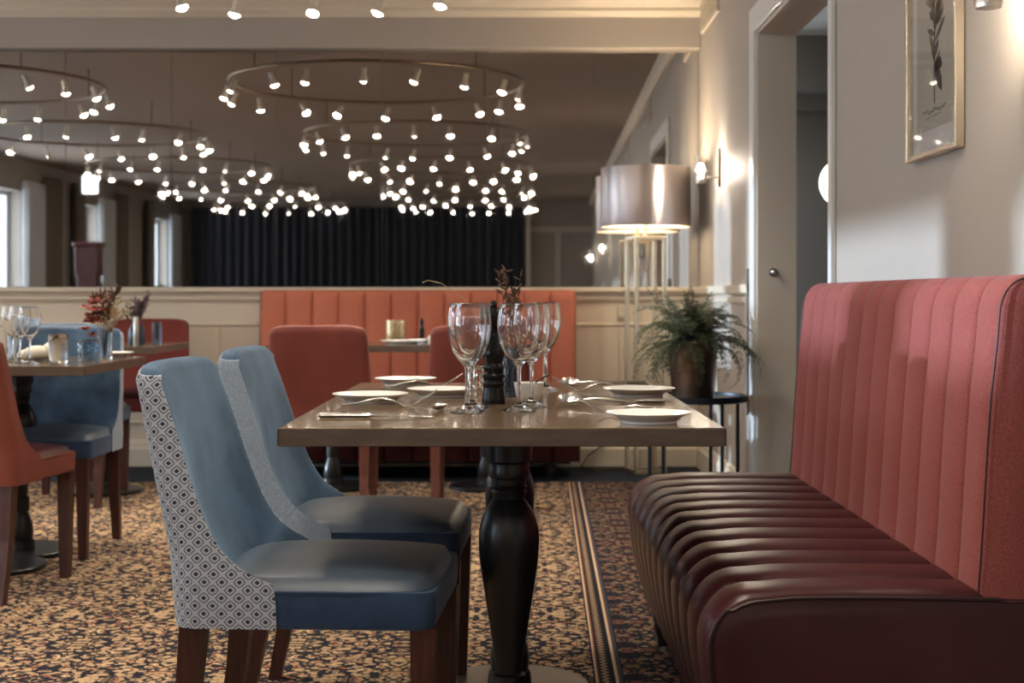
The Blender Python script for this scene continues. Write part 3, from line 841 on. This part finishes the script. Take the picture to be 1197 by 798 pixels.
def sprigs(mb, base, n, h, spread, seed, bits=14, size=.006, lean=(0, 0)):
    rr = random.Random(seed)
    for _ in range(n):
        a = rr.uniform(0, 2*PI); sp = rr.uniform(.3, 1)*spread; hh = h*rr.uniform(.75, 1.05)
        p0 = Vector(base); p2 = p0+Vector((math.cos(a)*sp+lean[0], math.sin(a)*sp+lean[1], hh)); p1 = p0+Vector((math.cos(a)*sp*.2, math.sin(a)*sp*.2, hh*.55))
        pts = [p0*(1-t)**2+p1*2*t*(1-t)+p2*t*t for t in [k/8 for k in range(9)]]
        mb.tube(pts, [.0012-.0007*k/8 for k in range(9)], 5)
        for k in range(bits):
            t = rr.uniform(.5, 1.0); p = p0*(1-t)**2+p1*2*t*(1-t)+p2*t*t
            d = Vector((rr.uniform(-1, 1), rr.uniform(-1, 1), rr.uniform(.2, 1.2))).normalized()
            mb.tube([p, p+d*size*1.2, p+d*size*2.4], [size*.12, size*.33, size*.08], 5)
v = thing('bud_vase', 'small dark blue glass vase of dried stems behind the pepper mill', 'vase', (-.008, 3.62, ZT), 0)
MB().lathe([(.024, 0), (.026, .004), (.027, .03), (.026, .07), (.022, .085), (.021, .10), (.023, .105), (.021, .105), (.0195, .10), (.0205, .085), (.0245, .07), (.025, .03), (.022, .01), (.0005, .009)], 32).build('vase', M['glass_dark'], v, True, 60)
mb = MB(); sprigs(mb, (0, 0, .02), 6, .285, .045, 5, 22, .008)
mb.build('dried_sprigs', M['dry_brown'], v, True)
mb = MB()
mb.tube([(0, 0, .02), (-.04, 0, .14), (-.11, 0, .235), (-.165, .0, .272), (-.198, 0, .280), (-.212, 0, .274)], [.0011, .0011, .001, .0009, .0008, .0008], 6)
sprigs(mb, (0, 0, .02), 3, .19, .13, 9, 12, .006, (.06, 0))
mb.build('dried_grass', M['dry_tan'], v, True)

# --- left table
def lg(x, y, label): return wine_glass(x, y, label, .205, .040, 'wine glasses on the left table')
lg(-1.735, 5.37, 'rightmost wine glass on the left table beside a cream napkin')
lg(-1.80, 5.46, 'wine glass on the left table just left of the rightmost one')
lg(-1.895, 5.40, 'wine glass at the frame edge on the left table')
lg(-1.86, 5.56, 'wine glass behind the others on the left table')
nap = MB()
for c, sx, sy, sz in (((-.03, 0, .028), 1.2, .9, .62), ((.025, .01, .034), .95, .8, .8), ((-.075, .01, .018), .8, .7, .5)):
    nap.sphere(c, .045, 18, 12, sx, sy, sz)
tag(nap.build('folded_napkin', M['cream_cloth'], None, True, 80, (-1.775, 5.68, ZT)), 'cream rolled napkin behind the glasses on the left table', 'napkin')
tumbler(-1.64, 5.40, .036, .105, 'clear straight water tumbler on the left table', M['glass'])
cut_glass(-1.565, 5.52, .041, .082, 'pale blue faceted tumbler on the left table', M['glass_blue'])
v = thing('flower_vase', 'clear glass vase with dried red flowers on the left table', 'vase', (-1.555, 5.70, ZT), 0)
MB().lathe([(.026, 0), (.028, .004), (.0285, .06), (.029, .115), (.0275, .115), (.027, .06), (.025, .012), (.0005, .011)], 32).build('vase', M['glass'], v, True, 60)
mb = MB(); sprigs(mb, (0, 0, .012), 7, .265, .06, 21, 22, .011, (.015, 0)); mb.build('dried_grass', M['dry_brown'], v, True)
mb = MB(); sprigs(mb, (0, 0, .012), 4, .22, .05, 33, 22, .010, (.05, 0)); mb.build('tan_grass', M['dry_tan'], v, True)
mb = MB(); rr_ = random.Random(4)
for k in range(30):
    c = Vector((-.028+rr_.gauss(0, .024), rr_.gauss(0, .02), .165+rr_.gauss(0, .034)))
    for j in range(5):
        a = 2*PI*j/5+rr_.random(); d = Vector((math.cos(a), math.sin(a), rr_.uniform(-.3, .6))).normalized()
        s_ = Vector((-d.y, d.x, 0)).normalized()*.006
        mb.add([c, c+d*.015+s_*1.7, c+d*.031+Vector((0, 0, .002)), c+d*.015-s_*1.7, c+d*.015+Vector((0, 0, .006))], [(0, 1, 4), (1, 2, 4), (2, 3, 4), (3, 0, 4), (0, 3, 2, 1)])
mb.tube([(0, 0, .012), (-.012, 0, .08), (-.03, 0, .15)], .0016, 6)
mb.build('red_flowers', M['dry_red'], v)
plate(-1.60, 5.95, 'white plate at the right edge of the left table', .09, 'white plates on background tables')
# --- far left table
v = thing('jar_vase', 'dark glass jar with mauve dried sprigs on the far left table', 'vase', (-1.875, 7.45, ZT), 0)
MB().lathe([(.036, 0), (.040, .005), (.043, .04), (.040, .075), (.030, .092), (.029, .10), (.032, .105), (.030, .105), (.027, .098), (.036, .075), (.040, .04), (.036, .01), (.0005, .008)], 28).build('jar', M['glass_dark'], v, True, 60)
mb = MB(); sprigs(mb, (0, 0, .015), 8, .235, .07, 41, 24, .012, (.035, 0)); mb.build('mauve_sprigs', M['dry_mauve'], v, True)
mb = MB(); sprigs(mb, (0, 0, .015), 4, .19, .05, 43, 20, .010, (-.04, 0)); mb.build('dried_sprigs', M['dry_brown'], v, True)
tag(MB().lathe([(.022, 0), (.0235, .004), (.0235, .10), (.022, .112), (.012, .115)], 28).build('jar', M['glass_dark'], None, True, 45, (-1.79, 7.52, ZT)), 'small dark glass jar right of the mauve sprigs', 'jar')
tag(MB().lathe([(.012, 0), (.013, .003), (.013, .14), (.011, .143)], 20).build('salt_shaker', M['nickel'], None, True, 45, (-1.832, 7.27, ZT)), 'slim silver shaker at the front of the far left table', 'shaker')
# --- back table
plate(-.56, 7.58, 'white plate under the gold tumbler between the two red chairs', .115, 'white plates on background tables')
plate(-.435, 7.78, 'white plate beside the small pepper mill between the red chairs', .11, 'white plates on background tables')
plate(-1.13, 7.62, 'white plate at the left end of the back table beside red chair', .10, 'white plates on background tables')
v = thing('candle_holder', 'gold woven glass candle holder on the back table', 'candle holder', (-.615, 7.83, ZT), 0)
MB().lathe([(.044, 0), (.047, .004), (.05, .06), (.049, .118), (.047, .118), (.047, .06), (.044, .012), (.0005, .011)], 32).build('holder', M['gold_weave'], v, True, 50)
wv = MB()
for k in range(9):
    z = .010+k*.0125
    wv.tube([(.0505*math.cos(2*PI*j/36), .0505*math.sin(2*PI*j/36), z+(.003 if j % 2 else -.003)) for j in range(36)], .002, 5, True)
wv.build('wire_weave', M['brass'], v, True)
pepper_mill(-.485, 7.93, .56, 'short black pepper mill on the back table between the red chairs')
tag(MB().box(-.03, .03, -.02, .02, 0, .045, .004).build('sugar_box', M['china'], None, False, 30, (-.40, 7.55, ZT)), 'small white box at the edge of the back table by the right red chair', 'box')

# ------------------------------------------------------------------ floor lamp
LX, LY = .748, 8.46
fl = thing('floor_lamp', 'floor lamp with wide metallic drum shade on a square brass frame', 'lamp', (LX, LY, 0), R(14))
hs = .082; t = .011
fr = MB()
for sx in (-1, 1):
    for sy in (-1, 1):
        cx, cy = sx*hs, sy*hs
        MB().box(cx-t, cx+t, cy-t, cy+t, 0, 1.33, .002).build('leg', M['brass'], fl)
for z in (1.31, .0):
    fr.box(-hs+t, hs-t, -hs-t, -hs+t, z, z+.022, .002).box(-hs+t, hs-t, hs-t, hs+t, z, z+.022, .002).box(-hs-t, -hs+t, -hs+t, hs-t, z, z+.022, .002).box(hs-t, hs+t, -hs+t, hs-t, z, z+.022, .002)
fr.box(-hs, hs, -.009, .009, 1.312, 1.33)
fr.build('frame_bars', M['brass'], fl)
MB().tube([(0, 0, 1.32), (0, 0, 1.50)], .012, 12).build('stem', M['brass'], fl, True)
ZS0, ZS1, RS = 1.385, 1.718, .252
MB().lathe([(RS, ZS0), (RS+.002, ZS0+.003), (RS+.002, ZS1-.003), (RS, ZS1)], 72, None, False, False).build('lamp_shade', M['shade'], fl, True, 60)
MB().lathe([(RS-.003, ZS0), (RS-.003, ZS1)], 72, None, False, False).build('shade_lining', M['shade_in'], fl, True, 60)
MB().lathe([(.02, ZS0+.012), (RS-.006, ZS0+.012), (RS-.006, ZS0+.018), (.02, ZS0+.018)], 64, None, False, False).build('diffuser', M['diffuser'], fl, False)
lb = MB().sphere((0, 0, 1.60), .045, 20, 12).build('bulb', M['lamp_bulb'], fl, True)
cd = MB().tube([(LX-.07, LY+.06, .012), (LX-.15, LY+.12, .006), (LX-.26, LY+.02, .006), (LX-.36, LY+.10, .02), (LX-.31, LY+.24, .07), (LX-.22, LY+.285, .13), (LX-.20, LY+.288, .20)], .006, 8)
tag(cd.build('power_cord', M['cord'], None, True), 'thin brown power cord trailing from the floor lamp to the wall', 'cord')
sw = thing('light_switch', 'ivory dimmer switch on the dado behind the floor lamp', 'switch', (.632, YB-.012, .90), 0)
MB().box(-.022, .022, -.016, 0, -.045, .045, .005).build('plate', M['plastic'], sw)
MB().lathe([(.013, 0), (.013, .012), (.011, .015)], 20, Matrix.Translation((0, -.016, -.02)) @ Matrix.Rotation(R(90), 4, 'X')).build('knob', M['plastic'], sw, True)

# ------------------------------------------------------------------ side table and fern
SX, SY, SZ = .79, 6.62, .545
stb = thing('side_table', 'round black iron side table under the fern', 'table', (SX, SY, 0), 0)
MB().lathe([(.0005, SZ-.016), (.24, SZ-.016), (.246, SZ-.012), (.246, SZ+.012), (.243, SZ+.014), (.240, SZ+.012), (.239, SZ), (.0005, SZ)], 64).build('tray_top', M['iron'], stb, True, 40)
for a in (205, 300, 330, 60, 120):
    q = R(a); MB().tube([(.215*math.cos(q), .215*math.sin(q), SZ-.014), (.215*math.cos(q), .215*math.sin(q), 0)], .0085, 10).build('leg', M['iron'], stb, True)
MB().tube([(.215*math.cos(2*PI*k/48), .215*math.sin(2*PI*k/48), .03) for k in range(48)], .007, 8, True).build('foot_ring', M['iron'], stb, True)
fp = thing('potted_fern', 'bushy green fern in a copper bucket on the iron side table', 'plant', (SX+.005, SY, SZ+.001), 0)
MB().lathe([(.088, 0), (.093, .004), (.098, .06), (.110, .235), (.114, .242), (.113, .247), (.108, .245), (.104, .235), (.094, .03), (.0005, .028)], 48).build('bucket', M['copper'], fp, True, 45)
MB().lathe([(.0005, .222), (.104, .220), (.1035, .205), (.0005, .20)], 32).build('soil', M['soil'], fp, True)
fm = MB(); rf = random.Random(12)
def frond(p0, az, L, lift, droop):
    pts = []
    n = 26; d = Vector((math.cos(az), math.sin(az), 0)); p = Vector(p0); el = lift
    step = L/n
    for k in range(n+1):
        pts.append(p.copy())
        p = p+(d*math.cos(el)+Vector((0, 0, 1))*math.sin(el))*step
        el -= droop/n*(0.5+1.0*k/n)
    return pts
for k in range(120):
    az = 2*PI*k/120*19+rf.uniform(-.3, .3)
    L = rf.uniform(.22, .43); lift = rf.uniform(.2, 1.35); droop = rf.uniform(1.5, 3.2)
    if k % 4 == 0: lift = rf.uniform(1.1, 1.5); droop = rf.uniform(.5, 1.4); L *= .8
    base = (rf.uniform(-.05, .05), rf.uniform(-.05, .05), .222)
    pts = frond(base, az, L, lift, droop)
    if max(p.x for p in pts) > .285 and max(p.y for p in pts) > .02: continue
    fm.tube(pts, [.0018-.0014*i/26 for i in range(27)], 4)
    for i in range(2, 27):
        f = i/26
        ll = .040*math.sin(PI*min(1, .22+f*.78))**.7*(L/.42)**.5+.003
        tg = (pts[min(i+1, 26)]-pts[i-1]).normalized()
        side = tg.cross(Vector((0, 0, 1)))
        if side.length < .15: side = Vector((-math.sin(az), math.cos(az), 0))
        side.normalize(); nr = side.cross(tg).normalized()
        for sgn in (-1, 1):
            for hh in ((0, .5) if i % 2 else (0,)):
                b0 = pts[i]+tg*(L/26*hh)
                dd = (side*sgn*.95+tg*.3-nr*.2+Vector((rf.uniform(-.2, .2), rf.uniform(-.2, .2), rf.uniform(-.3, .12)))).normalized()
                wv_ = tg*.0031*(.7+ll*9)
                e = b0+dd*ll*rf.uniform(.75, 1.15); mid = b0+dd*ll*.5-nr*.001
                fm.add([b0, mid+wv_, e, mid-wv_, mid+nr*.002], [(0, 3, 4), (3, 2, 4), (2, 1, 4), (1, 0, 4)])
fm.build('fronds', M['leaf'], fp)
# rounded board on the right wall beside the doorway
hb = MB()
n = 10; out = [(-.036, .62), (-.036, 0)]+[(-.036+.036*(1-math.cos(PI*k/n)), -.05*math.sin(PI*k/n)) for k in range(1, n)]+[(.036, 0), (.036, .62)]
hb.loft([[(XR-.024, yy, z) for yy, z in out], [(XR-.002, yy, z) for yy, z in out]], True, True, True)
tag(hb.build('hanging_board', M['bronze'], None, False, 30, (0, 6.86, .50)), 'narrow taupe round-ended board on wall beside the doorway, behind fern', 'board')
bpy.data.objects['hanging_board'].data.materials[0] = mat('taupe board', (.20, .165, .14), .5)

# ------------------------------------------------------------------ wall sconces
def sconce(y, lab):
    r = thing('wall_sconce', lab, 'wall lamp', (XR-.001, y, 1.64), 0, 'wall sconces on the right wall')
    pl = [(0.0, .085*math.sin(2*PI*k/28)*1.25, .0) for k in range(28)]
    e1 = [(-.001, .026*math.cos(2*PI*k/28), .105*math.sin(2*PI*k/28)+.03) for k in range(28)]
    e2 = [(-.012, p[1]*.9, (p[2]-.03)*.95+.03) for p in e1]
    MB().loft([e1, e2], True, True, True).build('back_plate', M['bronze'], r, True, 30)
    MB().tube([(-.010, 0, -.02), (-.05, 0, -.024), (-.088, 0, -.024)], .006, 10).build('arm', M['nickel'], r, True)
    MB().lathe([(.012, -.055), (.026, -.052), (.027, -.045), (.027, -.02), (.014, -.016)], 28, Matrix.Translation((-.105, 0, 0))).build('cup', M['nickel'], r, True, 40)
    MB().lathe([(.030, -.045), (.0345, .085), (.033, .085), (.0287, -.043)], 36, Matrix.Translation((-.105, 0, 0)), False, False).build('glass_shade', M['shade_glass'], r, True, 50)
    g = MB()
    for z in (-.03, -.012, .01): g.tube([((.0335+.035*(z+.045)*.9)*math.cos(2*PI*k/32)-.105, (.0335+.035*(z+.045)*.9)*math.sin(2*PI*k/32), z) for k in range(32)], .0012, 5, True)
    g.build('shade_rings', M['nickel'], r, True)
    MB().sphere((-.105, 0, .022), .020, 18, 12, 1, 1, 1.35).build('bulb', M['sconce_bulb'], r, True)
sconce(7.86, 'lit glass wall sconce beside the end mirror and lamp shade')
sconce(3.10, 'glass wall sconce cut off at the top edge, right of picture')
sconce(-3.0, 'lit wall sconce seen only in the mirror, nearer one')
sconce(-8.0, 'lit wall sconce seen only in the mirror, farther one')

# ------------------------------------------------------------------ picture
PY0, PY1, PZ = 3.61, 4.07, 1.352
pc = thing('framed_picture', 'silver framed botanical print hung on the right wall', 'picture', (XR-.001, (PY0+PY1)/2, PZ), 0)
w, h, fw = (PY1-PY0)/2, .68, .014
f = MB()
f.box(-.024, 0, -w, -w+fw, 0, h, .002).box(-.024, 0, w-fw, w, 0, h, .002).box(-.024, 0, -w+fw, w-fw, 0, fw, .002).box(-.024, 0, -w+fw, w-fw, h-fw, h, .002)
f.build('frame', mat('silver gilt frame', (.66, .56, .42), .25, metal=1.), pc)
MB().box(-.006, -.001, -w+fw, w-fw, fw, h-fw).build('mount', M['mount'], pc)
pp = MB().box(-.0075, -.006, -w+.062, w-.062, .072, h-.07).build('print', M['paper'], pc)
MB().box(-.0195, -.018, -w+fw, w-fw, fw, h-fw).build('glass', M['picture_glass'], pc)
ink = MB(); pale = MB(); ri = random.Random(3)
xi = -.0082
def stroke(mb, pts, w0):
    mb.tube([(xi, a, b) for a, b in pts], w0, 5)
def leafshape(mb, cx, cz, L, W, ang):
    ca, sa = math.cos(ang), math.sin(ang); pts = []
    for k in range(13):
        t = k/12; pts.append((t*L, W*math.sin(PI*t)**.8))
    for k in range(11, 0, -1):
        t = k/12; pts.append((t*L, -W*math.sin(PI*t)**.8))
    ring = [(xi, cx+1.45*(p[0]*ca-p[1]*sa), cz+p[0]*sa+p[1]*ca) for p in pts]
    ring2 = [(xi+.0006, a, b) for _, a, b in ring]
    mb.loft([ring, ring2], True, True, True)
stroke(ink, [(0, .135), (.003, .22), (-.002, .32), (.004, .42)], .0016)
leafshape(ink, -.004, .235, .085, .016, R(180+62)); leafshape(ink, -.004, .24, .045, .018, R(180+20))
for k in range(12):
    zz = .22+.018*k; s_ = (-1)**k
    leafshape(ink if k % 3 else pale, 0, zz, ri.uniform(.045, .09), ri.uniform(.005, .010), R(90+s_*ri.uniform(15, 70)))
for k in range(16):
    a = R(90+ri.uniform(-75, 75)); leafshape(pale, ri.uniform(-.015, .015), .35+ri.uniform(-.03, .08), ri.uniform(.045, .09), ri.uniform(.008, .014), a)
for k in range(12):
    a = R(90+ri.uniform(-65, 65)); leafshape(ink, ri.uniform(-.012, .012), .36+ri.uniform(-.05, .07), ri.uniform(.03, .06), .0035, a)
sc_ = [(.105-.0096*k, .118+.005*math.sin(k*1.9)+.003*math.sin(k*.7)) for k in range(22)]
stroke(ink, sc_, .0009); stroke(ink, [(.08, .103), (.04, .104)], .0008); stroke(ink, [(.02, .104), (-.05, .105)], .0008)
ink.build('plant_drawing', M['ink'], pp); pale.build('flower_drawing', M['ink_pale'], pp)

# ------------------------------------------------------------------ globe lamp in the next room
gl = thing('globe_lamp', 'round opal globe pendant lamp glimpsed through the doorway', 'lamp', (1.815, 8.2, 1.615), 0)
MB().sphere((0, 0, 0), .137, 32, 20).build('globe', M['globe'], gl, True)
MB().lathe([(.03, .13), (.04, .14), (.03, .17), (.01, .18)], 20).build('cap', M['bronze'], gl, True)
MB().tube([(0, 0, .17), (0, 0, 2.72-1.615)], .004, 6).build('flex', M['bronze'], gl)

# ------------------------------------------------------------------ far end of the room (seen in the mirror)
def drape_mesh(x0, y0, x1, y1, z0, z1, fold, amp, th=.006):
    mb = MB(); L = math.hypot(x1-x0, y1-y0); n = max(8, int(L/fold*8)); nx, ny = -(y1-y0)/L, (x1-x0)/L
    fr_, bk_ = [], []
    rr = random.Random(int(L*1000)+int(x0*10))
    ph = 0
    for k in range(n+1):
        t = k/n; ph += 2*PI/8*rr.uniform(.7, 1.3)
        o = amp*math.sin(ph)
        fr_.append((x0+(x1-x0)*t+nx*o, y0+(y1-y0)*t+ny*o)); bk_.append((x0+(x1-x0)*t+nx*(o-th), y0+(y1-y0)*t+ny*(o-th)))
    ring = fr_+bk_[::-1]
    mb.loft([[(a, b, z0) for a, b in ring], [(a, b, z1) for a, b in ring]], True, True, True)
    return mb
nc = 4; X0, X1 = -6.35, -.16
for k in range(nc):
    a = X0+(X1-X0)*k/nc; b = X0+(X1-X0)*(k+1)/nc
    tag(drape_mesh(a, YF+.16, b-.03, YF+.16, .02, 2.66, .17, .045).build('stage_curtain', M['curtain_dark'], None, True, 70), 'length of dark blue pleated curtain across the far end, seen only in the mirror', 'curtain', 'dark curtains across the far end')
struct('trim_9', MB().box(-.14, -.06, YF, YF+.3, 0, ZC).box(.40, .50, YF, YF+.06, 0, 2.2).box(-.06, 1.09, YF, YF+.05, 2.2, 2.3), M['wall'])
DL = ['behind the camera', 'along the window wall']
for i, (a, b) in enumerate(WINS):
    if a < 1:
        for yy0, yy1 in ((a-1.35, a-.8), (b+.02, b+.5)):
            tag(drape_mesh(XL+.09, yy0, XL+.09, yy1, .02, 2.62, .13, .04).build('window_drape', M['drape'], None, True, 70), 'taupe pleated drape beside a window, seen only in the mirror', 'curtain', 'taupe drapes on the window wall')
    if 2 < a < 5:
        tag(drape_mesh(XL-.10, a+.01, XL-.10, b-.01, WZ0+.02, 1.90, .09, .016, .004).build('sun_cut_curtain', M['cafe'], None, True, 70), 'added half-height white curtain on an unseen window, shaping the sun patch', 'curtain', 'added sun-shaping curtains')  # unseen half-height curtains added to cut the sun patch on the right wall
    if a < 1:
        tag(drape_mesh(XL+.05, a-.78, XL+.05, a+.04, .05, 2.5, .10, .025).build('sheer_curtain', M['cafe'], None, True, 70), 'gathered white sheer curtain drawn beside a window, seen only in the mirror', 'curtain', 'white sheers on the window wall')
sg = thing('hanging_sign', 'small lit blank sign box under the ceiling, seen in the mirror at left', 'sign', (-5.55, -1.3, 2.30), 0)
MB().box(-.09, .09, -.025, .025, 0, .22, .004).build('lit_box', M['signlit'], sg)
MB().tube([(0, 0, .22), (0, 0, ZC-2.30)], .008, 8).build('rod', M['bronze'], sg)
tc_ = thing('tall_clock_case', 'tall slim dark red wooden case, seen in the mirror at left', 'cabinet', (-5.35, -.6, 0), 0)
MB().box(-.15, .15, -.14, .14, 0, .45, .006).box(-.115, .115, -.11, .11, .45, 1.25, .006).box(-.14, .14, -.13, .13, 1.25, 1.60, .006).build('body', M['mahogany'], tc_)
MB().box(-.16, .16, -.15, .15, 1.60, 1.66, .01).build('top_cornice', M['mahogany'], tc_)
for (px, py, pz, s_) in ((XL-.05, -4.9, WZ0, 1.), (XL-.05, -8.6, WZ0, 1.)):
    p = thing('potted_plant', 'dark leafy plant in a white pot on a window sill, seen in mirror', 'plant', (px, py, pz), 0, 'sill plants')
    MB().lathe([(.06, 0), (.085, .15), (.08, .15), (.06, .12), (.0005, .12)], 24).build('pot', M['pot_white'], p, True)
    mb = MB(); rr = random.Random(int(py*10))
    for k in range(16):
        a = rr.uniform(0, 2*PI); L = rr.uniform(.2, .5)*s_; q = Vector((math.cos(a)*.5, math.sin(a), rr.uniform(.7, 2.)) ).normalized()*L
        q.x = abs(q.x)
        c = Vector((0, 0, .12)); e = c+q
        mb.tube([c, c+q*.5+Vector((0, 0, .03)), e], .004, 5)
        mb.sphere(e, .05*s_, 8, 6, 1, 1, .6)
    mb.build('foliage', M['leaf'], p, True)

# ------------------------------------------------------------------ light
W = bpy.data.worlds.new('overcast sky'); sc.world = W; W.use_nodes = True
bg = W.node_tree.nodes['Background']; bg.inputs[0].default_value = (.80, .90, 1.0, 1); bg.inputs[1].default_value = 5.0
for i, (a, b) in enumerate(WINS):
    l = bpy.data.lights.new('window portal', 'AREA'); l.shape = 'RECTANGLE'; l.size = wtop(a)-WZ0; l.size_y = b-a
    l.cycles.is_portal = True
    o = bpy.data.objects.new('daylight_portal', l); COL.objects.link(o); o.location = (XL-.31, (a+b)/2, (WZ0+wtop(a))/2); o.rotation_euler = (0, R(-90), 0)
s = bpy.data.lights.new('low sun', 'SUN'); s.energy = 2.0; s.angle = R(1.0); s.color = (.66, .82, 1.)
so = bpy.data.objects.new('low_sun', s); COL.objects.link(so)
d = Vector((math.cos(R(3.9)), -math.sin(R(3.9)), -math.tan(R(7.9))))
so.rotation_euler = d.to_track_quat('-Z', 'Y').to_euler(); so.location = (-12, 4, 4)

# ------------------------------------------------------------------ camera
cam = bpy.data.cameras.new('camera'); cam.sensor_width = 36; cam.lens = 1750/1197*36
cam.shift_x = -(600-598.5)/1197; cam.shift_y = -(399-347)/1197
cam.dof.use_dof = True; cam.dof.focus_distance = 2.95; cam.dof.aperture_fstop = 6.3; cam.dof.aperture_blades = 9
co = bpy.data.objects.new('camera', cam); COL.objects.link(co); co.location = (0, 0, .99); co.rotation_euler = (R(90), 0, 0)
sc.camera = co
sc.view_settings.view_transform = 'Standard'; sc.view_settings.look = 'None'; sc.view_settings.gamma = 1.; sc.view_settings.use_curve_mapping = False
sc.view_settings.exposure = 1.2
c = sc.cycles
c.use_denoising = True
c.max_bounces = 14; c.diffuse_bounces = 5; c.glossy_bounces = 6; c.transmission_bounces = 14; c.transparent_max_bounces = 12
c.caustics_refractive = False; c.caustics_reflective = False
c.sample_clamp_indirect = 6.0
